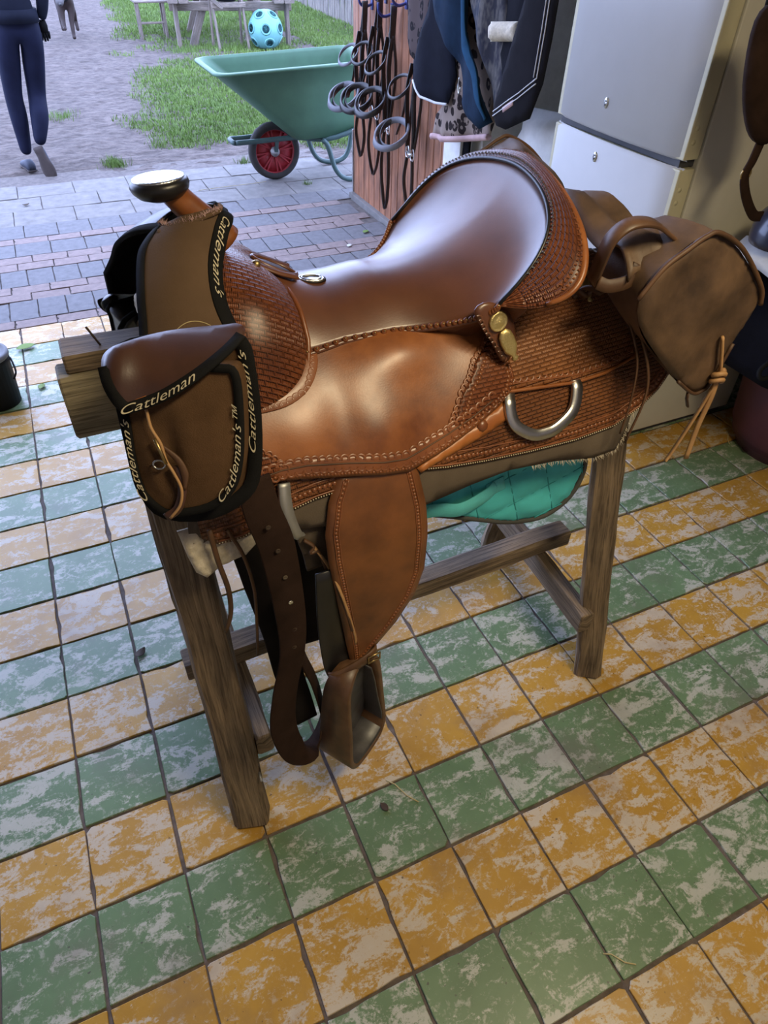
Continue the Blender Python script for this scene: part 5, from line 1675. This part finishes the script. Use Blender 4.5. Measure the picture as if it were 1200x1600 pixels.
for sgn in (-1, 1):
    G = panel(sgn)
    if sgn > 0:
        for dz in (.03, .06, .09):
            G.append([np.array(p) + np.array((.0, .022 * dz / .03 * .5, -dz)) for p in G[25]])
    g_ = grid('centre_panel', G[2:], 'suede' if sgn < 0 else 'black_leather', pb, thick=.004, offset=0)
    strap('binding', [r[0] for r in G], [np.array(r[1]) - r[0] for r in G], .014, .007, 'black_binding', g_, 0)
    strap('binding', [np.array(r[-1]) + np.array((.004, 0, -.002)) for r in G], [np.array(r[-1]) - r[-2] + np.array((0, sgn * .004, -.006)) for r in G], .024, .006, 'black_binding', g_, 0)
    if sgn < 0:
        idx = range(6, 24)
        pth = [(i, 0) for i in idx]
        def tm(a, b, off):
            i = min(max(a, 0), len(G) - 1.001); k = int(i); f_ = i - k
            r0, r1 = G[k], G[k + 1]
            c_ = np.array(r0[-1]) * (1 - f_) + np.array(r1[-1]) * f_ + np.array((.004, 0, -.002))
            d_ = np.array(r0[-1]) - r0[-2] + np.array((0, sgn * .004, -.006)); d_ = d_ / np.linalg.norm(d_)
            t_ = np.array(r1[-1]) - r0[-1]; n_ = np.cross(d_, t_); n_ /= np.linalg.norm(n_)
            if n_[1] > 0: n_ = -n_
            return c_ + d_ * b * -.0 + d_ * b + n_ * (off)
        # lettering along the binding strip
        Pi = np.linspace(6.5, 19, 40)
        text_path = [(x_, 0.0) for x_ in Pi]
        def tm2(a, b, off):
            return tm(a, b, off)
        cu_len = 17
        # path parameter is the row index; scale lengths so that letters keep their proportions
        text_on('lettering', "Cattleman's", [(x_ * .009, 0) for x_ in Pi], lambda a, b, off: tm(a / .009, b, off), .019, .0042, 'cream_thread', g_)
    # frayed edge around the horn hole
cord('frayed_hem', [(.470, -.645, 1.331), (.475, -.668, 1.334), (.492, -.682, 1.337), (.515, -.688, 1.345), (.540, -.684, 1.350), (.556, -.670, 1.350), (.562, -.650, 1.349)], .004, 'suede', pb, 6, False, 6)
rr = random.Random(5)
hem = spline([(.470, -.645, 1.331), (.475, -.668, 1.334), (.492, -.682, 1.337), (.515, -.688, 1.345), (.540, -.684, 1.350), (.556, -.670, 1.350)], 14)
vs, fs = [], []
for p in hem:
    for k in range(4):
        q = p + np.array((rr.uniform(-.004, .004), rr.uniform(-.004, .004), rr.uniform(-.003, .004)))
        e = q + np.array((rr.uniform(-.006, .006), rr.uniform(-.004, .006), rr.uniform(.002, .010)))
        b0 = len(vs); vs += [q, q + np.array((.0014, 0, 0)), e]; fs.append((b0, b0 + 1, b0 + 2))
fo = mesh_obj('frayed_threads', vs, fs, 'pink_binding', pb, False); fo['kind'] = 'stuff'
cord('torn_corner', [(.470, -.66, 1.322), (.462, -.672, 1.328), (.470, -.685, 1.322), (.480, -.690, 1.316), (.472, -.695, 1.308)], .006, 'suede', pb, 6, False, 5)

def pocket_frame(sgn):
    c0 = np.array((.412, -.93, 1.1661)); n = np.array((-.3974, -.8523, .3401)); ux = np.array((.9063, -.4226, 0)); uz = np.array((.1437, .3083, .9404))
    def f(a, b, off):
        p = c0 + ux * a + uz * b + n * off
        if sgn > 0:
            p = c0 + ux * a * .85 + uz * b * .85 + n * off
            p = np.array((p[0] + .022, 2 * YC - p[1] - .080, p[2] - .105))
        return p
    return f
def pocket(sgn):
    f = pocket_frame(sgn)
    front_o = [(-.0764, .0899), (-.0739, .0571), (-.0675, .0061), (-.0651, -.0471), (-.0571, -.0932), (-.0376, -.1184), (-.0161, -.1266), (.0384, -.1146), (.0713, -.0853), (.0852, -.0389), (.0888, .0273), (.0849, .0775), (.062, .084), (-.0101, .086)]
    back_o = [(-.0892, .0813), (-.0843, -.0258), (-.0711, -.1122), (-.0418, -.1478), (.0244, -.1461), (.078, -.1135), (.0957, -.0736), (.0993, .0064), (.0939, .0772), (.0853, .111), (.0516, .1185), (-.0432, .1078)]
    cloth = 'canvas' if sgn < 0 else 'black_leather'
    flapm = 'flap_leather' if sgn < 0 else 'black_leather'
    pk = patch('pocket', back_o, lambda a, b, off: f(a, b, off - .025), .005, cloth, pb, res=.012, edge=.004, smooth_n=3)
    so = spline(back_o, 3, True)
    band = lambda name, o_, w_, off, par: strap(name, [f(a, b, off) for a, b in o_], [f(*(np.array((a, b)) * (1 + 1e-3)), off) - f(a, b, off) for a, b in o_], w_, .004, 'black_binding', par, 0, closed=True)
    band('back_binding', so * .965, .020, -.018, pk)
    # gusset and front face
    fo_ = spline(front_o, 4, True)
    Gs = []
    for off, s_ in ((-.022, .97), (0, 1.03), (.018, 1.03), (.028, 1.0)):
        Gs.append([f(a * s_ , b * s_ , off) for a, b in fo_])
    gu = grid('gusset', Gs, cloth, pb, closed_u=True)
    wr = lambda a, b: .003 * math.sin(60 * a + 40 * b) * math.exp(-((a + .03) / .04) ** 2) + .010 * (1 - min(1, ((a - .015) / .08) ** 2)) * (1 - min(1, ((b + .02) / .11) ** 2)) + .004 * math.exp(-((a + .045) / .012) ** 2 - ((b + .04) / .05) ** 2) - .008 * math.exp(-((a + .008) / .012) ** 2 - ((b + .05) / .06) ** 2)
    fr_ = patch('front_face', fo_, lambda a, b, off: f(a, b, off + .024), .005, cloth, pb, res=.007, edge=.006, bulge=wr)
    band('front_binding', fo_ * .965, .0115, .0315, fr_)
    # flap folded over the top
    flap_o = [(-.0808, .0834), (-.0765, .0979), (-.056, .1079), (-.0067, .1194), (.0577, .1264), (.0834, .1286), (.0924, .1179), (.0718, .0968), (.0374, .07), (-.0059, .0442), (-.053, .0287), (-.0705, .055)]
    def fm(a, b, off):
        k = max(0, min(1, (b - .055) / .07))
        o_ = .052 - .058 * k ** 2.2 + .012 * math.exp(-((a + .06) / .02) ** 2)
        return f(a, b + .004 * k, o_ + off)
    fp = patch('flap', flap_o, fm, .004, flapm, pb, res=.007, edge=.004, smooth_n=4)
    so2 = spline(flap_o, 6, True)
    low_ = spline([(.0890, .1170), (.0700, .0985), (.0365, .0735), (-.0055, .0490), (-.040, .0360), (-.0520, .0360), (-.0660, .0570), (-.0755, .0820)], 5)
    strap('flap_binding', [fm(a, b, .004) for a, b in low_], [fm(a, b + .01, .004) - fm(a, b, .004) for a, b in low_], .015, .004, 'black_binding', fp, 0)
    if sgn < 0:
        text_on('lettering', 'Cattleman', [(-.0555, .031), (-.028, .0385), (-.004, .0495), (.018, .062), (.038, .075)][::1], lambda a, b, off: fm(a, b, off + .0075), .0155, 0, 'cream_thread', fp)
        text_on('lettering', "Cattleman's", [(-.0500, -.103), (-.0600, -.070), (-.0645, -.030), (-.0650, .012)], lambda a, b, off: f(a, b, .036 + off), .0145, 0, 'cream_thread', fr_)
        text_on('lettering', "Cattleman's\u2122", [(.052, -.100), (.071, -.072), (.080, -.035), (.0838, .020), (.083, .036)], lambda a, b, off: f(a, b, .036 + off), .0155, 0, 'cream_thread', fr_)
        text_on('lettering', "Cattleman's", [(.0915, -.045), (.0935, .0), (.090, .05), (.083, .098)], lambda a, b, off: f(a, b, -.0145 + off), .0135, 0, 'cream_thread', pk)
        # slit in the flap, closing thong with toggle
        patch('flap_slit', [(-.040, .044), (-.026, .049), (-.025, .0465), (-.039, .0415)], lambda a, b, off: fm(a, b, off + .004), .0015, 'strap_leather', fp, res=.004, edge=.001)
        th_ = [(-.0314, .0281), (-.028, .0041), (-.0174, -.0175), (-.0127, -.0397), (-.004, -.0576), (.0044, -.0805), (.0006, -.104), (-.0144, -.1235)]
        cord('closing_thong', [f(a, b, .046) for a, b in th_], .0022, 'thong_leather', fr_, 6, False, 6)
        strap('thong_tab', [f(a, b, .043) for a, b in ((-.018, -.02), (.002, -.04), (.010, -.06), (.008, -.082))], f(1, .3, 0) - f(0, 0, 0), [.004, .009, .010, .004], .003, 'string_leather', fr_)
        cord('toggle', [f(a, b, .049) for a, b in ((-.024, -.010), (-.018, -.026), (-.012, -.044))], .0026, 'brass', fr_, 8)
        cord('toggle_ring', [f(-.022 + .008 * math.cos(t), -.046 + .006 * math.sin(t), .047) for t in np.linspace(0, 2 * PI, 15)[:-1]], .0013, 'steel', fr_, 6, True)
        strap('tie_down', [f(a, b, .040) for a, b in ((-.004, -.05), (.004, -.08), (-.004, -.11), (-.022, -.125))], f(1, 0, 0) - f(0, 0, 0), .012, .004, 'flap_leather', fr_)
    else:
        cord('loose_thread', [f(a, b, .06) for a, b in ((-.03, .10), (-.02, .05), (-.03, .0))], .0008, 'cream_thread', fp, 5, False, 5)
    return pk
pocket(-1)
pocket(1)
o = cord('loose_hair', [(.40, -.845, 1.215), (.425, -.842, 1.245), (.455, -.842, 1.265), (.485, -.842, 1.255), (.505, -.855, 1.225)], .0006, 'straw', pb, 5, False, 6)

# ------------------------------------------------------------------ saddlebag behind the cantle
sbg = empty('saddlebag', (1.3, YC, 1.2), 'worn brown leather saddlebag hung over the back of the saddle', 'bag')
face_o = [(1.163, 1.239), (1.188, 1.276), (1.229, 1.299), (1.260, 1.315), (1.288, 1.317), (1.354, 1.282), (1.433, 1.208), (1.451, 1.169), (1.423, 1.098), (1.398, 1.021), (1.385, 1.008), (1.360, 1.008), (1.310, 1.045), (1.256, 1.093), (1.173, 1.184)]
def pouch(sgn):
    sg = lambda p: np.array(p) if sgn < 0 else np.array((p[0], 2 * YC - p[1], p[2]))
    fc_ = lambda a, b, off: sg((a, -.955 - off - .02 * (1.2 - b), b))
    wrk = lambda a, b: .006 * math.sin(38 * a + 11 * b) * math.sin(27 * b) + .014 * math.exp(-((a - 1.30) / .06) ** 2 - ((b - 1.20) / .06) ** 2)
    ff = patch('pouch_face', face_o, fc_, .008, 'bag_leather', sbg, res=.012, edge=.006, bulge=wrk, smooth_n=3)
    fo_ = spline(face_o, 4, True)
    cen = np.array((1.29, 1.17))
    Gs = []
    for y, s_, dx, dz in ((-.955, 1.0, 0, 0), (-.93, .97, -.004, .006), (-.90, .90, -.012, .015), (-.865, .82, -.02, .025), (-.84, .70, -.03, .03)):
        row = []
        for i, (a, b) in enumerate(fo_):
            q = cen + (np.array((a, b)) - cen) * s_
            w_ = .004 * math.sin(i * .9) * (1 - abs(s_ - .9) * 5 if abs(s_ - .9) < .2 else 0)
            row.append(sg((q[0] + dx + w_, y - .02 * (1.2 - b), q[1] + dz + w_)))
        Gs.append(row)
    grid('gusset', Gs, 'bag_leather', ff, closed_u=True)
    patch('pouch_back', [tuple(cen + (np.array(p) - cen) * .7 + (-.03, .03)) for p in fo_[::3]], lambda a, b, off: sg((a, -.843 + off - .02 * (1.2 - b), b)), .004, 'bag_leather', ff, res=.03)
    # folded top of the pouch below the carrying strap
    Gt = []
    for t in np.linspace(0, 1, 12):
        row = []
        for s_ in np.linspace(0, 1, 12):
            a = 1.150 + .125 * s_ + .02 * t * (1 - s_)
            b = 1.250 + .075 * s_ - .055 * s_ * s_ + .03 * math.sin(PI * t) * (1 - .3 * s_)
            y = -.935 + .10 * t
            row.append(sg((a, y + .006 * math.sin(9 * s_), b + .02 * t + .004 * math.sin(14 * s_ + 6 * t))))
        Gt.append(row)
    grid('top_fold', Gt, 'bag_leather', ff, thick=.006)
    cord('piping', [fc_(a, b, .010) for a, b in spline([(1.150, 1.232), (1.188, 1.278), (1.229, 1.302), (1.260, 1.318), (1.288, 1.320), (1.354, 1.285), (1.433, 1.210), (1.452, 1.172)], 6)], .0042, 'string_leather', ff, 8)
    cord('bottom_seam', [fc_(a, b, .006) for a, b in spline([(1.423, 1.098), (1.400, 1.020), (1.385, 1.006), (1.360, 1.006), (1.310, 1.043)], 6)], .0035, 'string_leather', ff, 8)
    th = cord('closing_thong', [fc_(a, b, o_) for a, b, o_ in ((1.382, 1.122, .010), (1.392, 1.08, .016), (1.398, 1.045, .020), (1.390, 1.0, .018), (1.375, .94, .015), (1.352, .87, .012), (1.343, .852, .012))], .0065, 'thong_leather', ff, 6, False, 6, flat=.5)
    cord('thong_end', [fc_(a, b, o_) for a, b, o_ in ((1.396, 1.045, .020), (1.394, 1.0, .024), (1.392, .93, .02), (1.395, .848, .018))], .006, 'thong_leather', ff, 6, False, 6, flat=.5)
    cord('knot', [fc_(1.395 + .012 * math.cos(t), 1.03 + .008 * math.sin(t) + .002 * t, .022 + .008 * math.sin(t)) for t in np.linspace(0, 4 * PI, 25)], .005, 'thong_leather', ff, 6)
    cord('seam_tail', [fc_(a, b, .004) for a, b in ((1.350, 1.010), (1.352, .995), (1.362, .975))], .005, 'string_leather', ff, 6, flat=.5)
    # carrying strap: a leather loop standing up beside the pouch
    lp = [(1.118, -.885, 1.235), (1.108, -.905, 1.283), (1.110, -.915, 1.319), (1.136, -.920, 1.339), (1.182, -.920, 1.335), (1.225, -.918, 1.312), (1.262, -.915, 1.290)]
    if sgn < 0: strap('carrying_strap', [sg(p) for p in lp], (0, 1, .25 * 1), .026, .006, 'stirrup_leather', sbg)
    strap('strap_keeper', [sg(p) for p in ((1.112, -.905, 1.243), (1.130, -.915, 1.238), (1.160, -.925, 1.247), (1.175, -.92, 1.27))], (0, .3, 1), .022, .006, 'string_leather', sbg)
pouch(-1)
pouch(1)
# yoke joining the pouches over the loin
YG = []
for t in np.linspace(-1, 1, 33):
    h = abs(t) * .24
    zc = 1.275 - .9 * h * h - .05 * h + .010 * math.sin(7 * t + 1)
    row = []
    for s_ in np.linspace(0, 1, 10):
        x = 1.225 + .165 * s_ - .02 * abs(t) * (1 - s_)
        bumpz = .014 * math.sin(PI * s_) + .010 * math.sin(11 * s_ + 3 * t)
        row.append((x, YC + t * .24, zc - .05 * s_ * s_ + bumpz))
    YG.append(row)
grid('yoke', YG, 'bag_leather', sbg, thick=.005)

# ------------------------------------------------------------------ a person walking away across the yard
def skinned(name, joints, edges, mats, pick, parent, root=0, sub=2):
    me = bpy.data.meshes.new(name)
    me.from_pydata([j[:3] for j in joints], edges, [])
    o = bpy.data.objects.new(name, me)
    COL.objects.link(o)
    sk = o.modifiers.new('skin', 'SKIN')
    sk.use_smooth_shade = True
    for v, j in zip(me.skin_vertices[0].data, joints):
        v.radius = (j[3], j[4] if len(j) > 4 else j[3])
        v.use_root = False
    me.skin_vertices[0].data[root].use_root = True
    ss = o.modifiers.new('sub', 'SUBSURF')
    ss.levels = sub; ss.render_levels = sub
    dg = bpy.context.evaluated_depsgraph_get()
    m2 = bpy.data.meshes.new_from_object(o.evaluated_get(dg))
    bpy.data.objects.remove(o)
    m2.materials.clear()
    for m in mats:
        m2.materials.append(MATS[m])
    for p in m2.polygons:
        p.material_index = pick(p.center)
        p.use_smooth = True
    m2.name = name
    o = bpy.data.objects.new(name, m2)
    COL.objects.link(o)
    attach(o, parent)
    return o
pe = empty('person', (.35, 4.8, 0), 'person in dark jacket and navy leggings walking away across the yard', 'person')
J = [(.42, 4.83, 1.00, .14, .115),   # 0 pelvis
     (.335, 4.83, .93, .100), (.262, 4.87, .52, .068), (.258, 4.86, .38, .070), (.235, 4.85, .11, .042),  # 1-4 left leg
     (.505, 4.83, .93, .100), (.428, 4.90, .51, .070), (.405, 4.80, .38, .074), (.348, 4.72, .20, .042),  # 5-8 right leg
     (.42, 4.84, 1.16, .125, .095), (.42, 4.87, 1.36, .15, .10), (.42, 4.89, 1.47, .09, .07), (.42, 4.90, 1.53, .05),  # 9-12 torso, neck
     (.42, 4.92, 1.60, .075), (.42, 4.93, 1.70, .085, .095), (.42, 4.93, 1.76, .06),   # 13-15 head
     (.26, 4.88, 1.42, .06), (.19, 4.88, 1.20, .047), (.21, 4.98, 1.00, .036), (.215, 5.0, .93, .03),   # 16-19 left arm
     (.58, 4.88, 1.42, .06), (.66, 4.84, 1.20, .052), (.625, 4.86, 1.06, .044), (.60, 4.87, .985, .030)]   # 20-23 right arm
E_ = [(0, 1), (1, 2), (2, 3), (3, 4), (0, 5), (5, 6), (6, 7), (7, 8), (0, 9), (9, 10), (10, 11), (11, 12), (12, 13), (13, 14), (14, 15), (10, 16), (16, 17), (17, 18), (18, 19), (10, 20), (20, 21), (21, 22), (22, 23)]
def pickp(c):
    if c.z > 1.60: return 3 if (c.y < 4.95 or c.z > 1.72) else 2
    if c.z > 1.50: return 2
    if .86 < c.z < .98 and (c.x < .225 or c.x > .60): return 1
    return 1 if c.z > 1.0 else 0
skinned('body', J, E_, ['leggings', 'jacket', 'skin', 'hair'], pickp, pe)
lathe('jacket_hem', [(.155, -.03), (.163, -.03), (.160, .05), (.145, .05), (.145, 0)], 'jacket', pe, 28, Matrix.Translation((.42, 4.835, 1.01)), sy=.80)
def hand(w, d, sgn):
    """palm and five bent fingers"""
    w = np.array(w)
    hb = cord('hand', [w, w + np.array((0, .004, -.035)), w + np.array((0, .008, -.075))], [.022, .030, .026], 'black_binding', pe, 10, flat=.55)
    for k, (dx, L) in enumerate(((-.026, .062), (-.009, .072), (.009, .068), (.025, .052))):
        b0 = w + np.array((dx, .006, -.072))
        cord('finger', [b0, b0 + np.array((0, .006, -L * .5)), b0 + np.array((0, .022, -L * .85))], [.0095, .009, .007], 'black_binding', hb, 8)
    b0 = w + np.array((sgn * .026, .012, -.03))
    cord('finger', [b0, b0 + np.array((sgn * .012, .014, -.025)), b0 + np.array((sgn * .008, .024, -.05))], [.011, .0095, .007], 'black_binding', hb, 8)
hand((.60, 4.87, .985), 0, -1)
hand((.215, 5.0, .935), 0, 1)
def shoe(heel, toe, up, lab):
    heel, toe, up = np.array(heel, float), np.array(toe, float), np.array(up, float)
    d = toe - heel; L = np.linalg.norm(d); d /= L
    up = up - d * (up @ d); up /= np.linalg.norm(up); sd = np.cross(d, up)
    G = []
    for t, w, h in ((0, .024, .055), (.05, .034, .075), (.2, .036, .085), (.4, .038, .072), (.6, .046, .055), (.8, .044, .043), (.94, .032, .034), (1.0, .012, .02)):
        row = []
        for k in range(14):
            a = 2 * PI * k / 14
            ca, sa = math.cos(a), math.sin(a)
            zz = h * (.5 + .5 * sa) if sa > -.3 else 0.012
            row.append(heel + d * L * t + sd * w * math.copysign(abs(ca) ** .7, ca) + up * zz)
        G.append(row)
    vs = [p for r in G for p in r]; fs = []
    for i in range(len(G) - 1):
        for k in range(14):
            l = (k + 1) % 14
            fs.append((i * 14 + k, i * 14 + l, i * 14 + 14 + l, i * 14 + 14 + k))
    fs.append(tuple(range(13, -1, -1))); fs.append(tuple((len(G) - 1) * 14 + k for k in range(14)))
    s = mesh_obj('shoe', vs, fs, 'shoe', pe, True, None, fix=True)
    so = [(0, .03), (.1, .034), (.3, .033), (.6, .046), (.8, .045), (.95, .03), (1.0, .0)]
    ol = [(t * L, w) for t, w in so] + [(t * L, -w) for t, w in so[::-1][1:]]
    patch('sole', ol, lambda a, b, off: heel + d * a + sd * b * 1.04 - up * (off - .012), .018, 'shoe_sole', s, res=.015, edge=.004, smooth_n=3)
shoe((.245, 4.80, .0), (.195, 5.06, .0), (0, 0, 1), 'l')
shoe((.325, 4.70, .20), (.378, 4.66, -.055 + .02), (.1, .93, .1), 'r')

# ------------------------------------------------------------------ brown dog coming across the yard
dg_ = empty('dog', (1.25, 11.6, 0), 'brown short-haired dog walking towards the doorway', 'dog')
DJ = [(1.27, 12.15, .52, .11), (1.26, 11.85, .50, .115), (1.25, 11.58, .50, .135), (1.235, 11.42, .56, .10), (1.20, 11.30, .585, .075),  # 0-4 pelvis, back, chest, neck
      (1.165, 11.22, .56, .085), (1.15, 11.12, .51, .06), (1.145, 11.04, .475, .045),       # 5-7 head, muzzle
      (1.17, 11.50, .40, .06), (1.155, 11.46, .24, .036), (1.15, 11.36, .16, .026), (1.15, 11.30, .17, .026),   # lifted front leg 8-11
      (1.31, 11.52, .40, .062), (1.275, 11.50, .22, .036), (1.26, 11.46, .07, .026), (1.26, 11.42, .025, .03),    # planted front leg 12-15
      (1.34, 12.15, .42, .075), (1.37, 12.05, .28, .048), (1.39, 12.22, .17, .030), (1.39, 12.17, .03, .028),   # hind 16-19
      (1.20, 12.15, .42, .075), (1.19, 12.08, .28, .048), (1.18, 12.26, .17, .030), (1.18, 12.22, .03, .028),   # hind 20-23
      (1.28, 12.30, .55, .03), (1.32, 12.50, .48, .018)]
DE = [(0, 1), (1, 2), (2, 3), (3, 4), (4, 5), (5, 6), (6, 7), (2, 8), (8, 9), (9, 10), (10, 11), (2, 12), (12, 13), (13, 14), (14, 15), (0, 16), (16, 17), (17, 18), (18, 19), (0, 20), (20, 21), (21, 22), (22, 23), (0, 24), (24, 25)]
body = skinned('body', DJ, DE, ['dog_coat', 'dog_grey'], lambda c: 1 if (c.y < 11.13 and c.z > .4) or c.z < .02 else 0, dg_, 1)
for s in (-1, 1):
    patch('ear', [(0, 0), (.05, .01), (.06, -.06), (.02, -.10), (-.01, -.05)], lambda a, b, off: np.array((1.165 + s * (.065 + off + a * .4), 11.23 + a * .3, .62 + b)), .01, 'dog_coat', body, res=.02, smooth_n=3)
    bm = bmesh.new(); bmesh.ops.create_uvsphere(bm, u_segments=10, v_segments=8, radius=.011)
    bmesh.ops.translate(bm, vec=(1.158 + s * .036, 11.150, .57), verts=bm.verts)
    bm_obj('eye', bm, 'black_leather', body, True)
bm = bmesh.new(); bmesh.ops.create_uvsphere(bm, u_segments=10, v_segments=8, radius=.018)
bmesh.ops.translate(bm, vec=(1.143, 11.0, .485), verts=bm.verts)
bm_obj('nose', bm, 'black_leather', body, True)
cord('collar', [(1.215 + .085 * math.cos(t), 11.35 + .03 * math.sin(t) * 1.0 + .02 * math.cos(t) * 0, .565 + .08 * math.sin(t)) for t in np.linspace(0, 2 * PI, 21)[:-1]], .01, 'black_binding', body, 6, True)
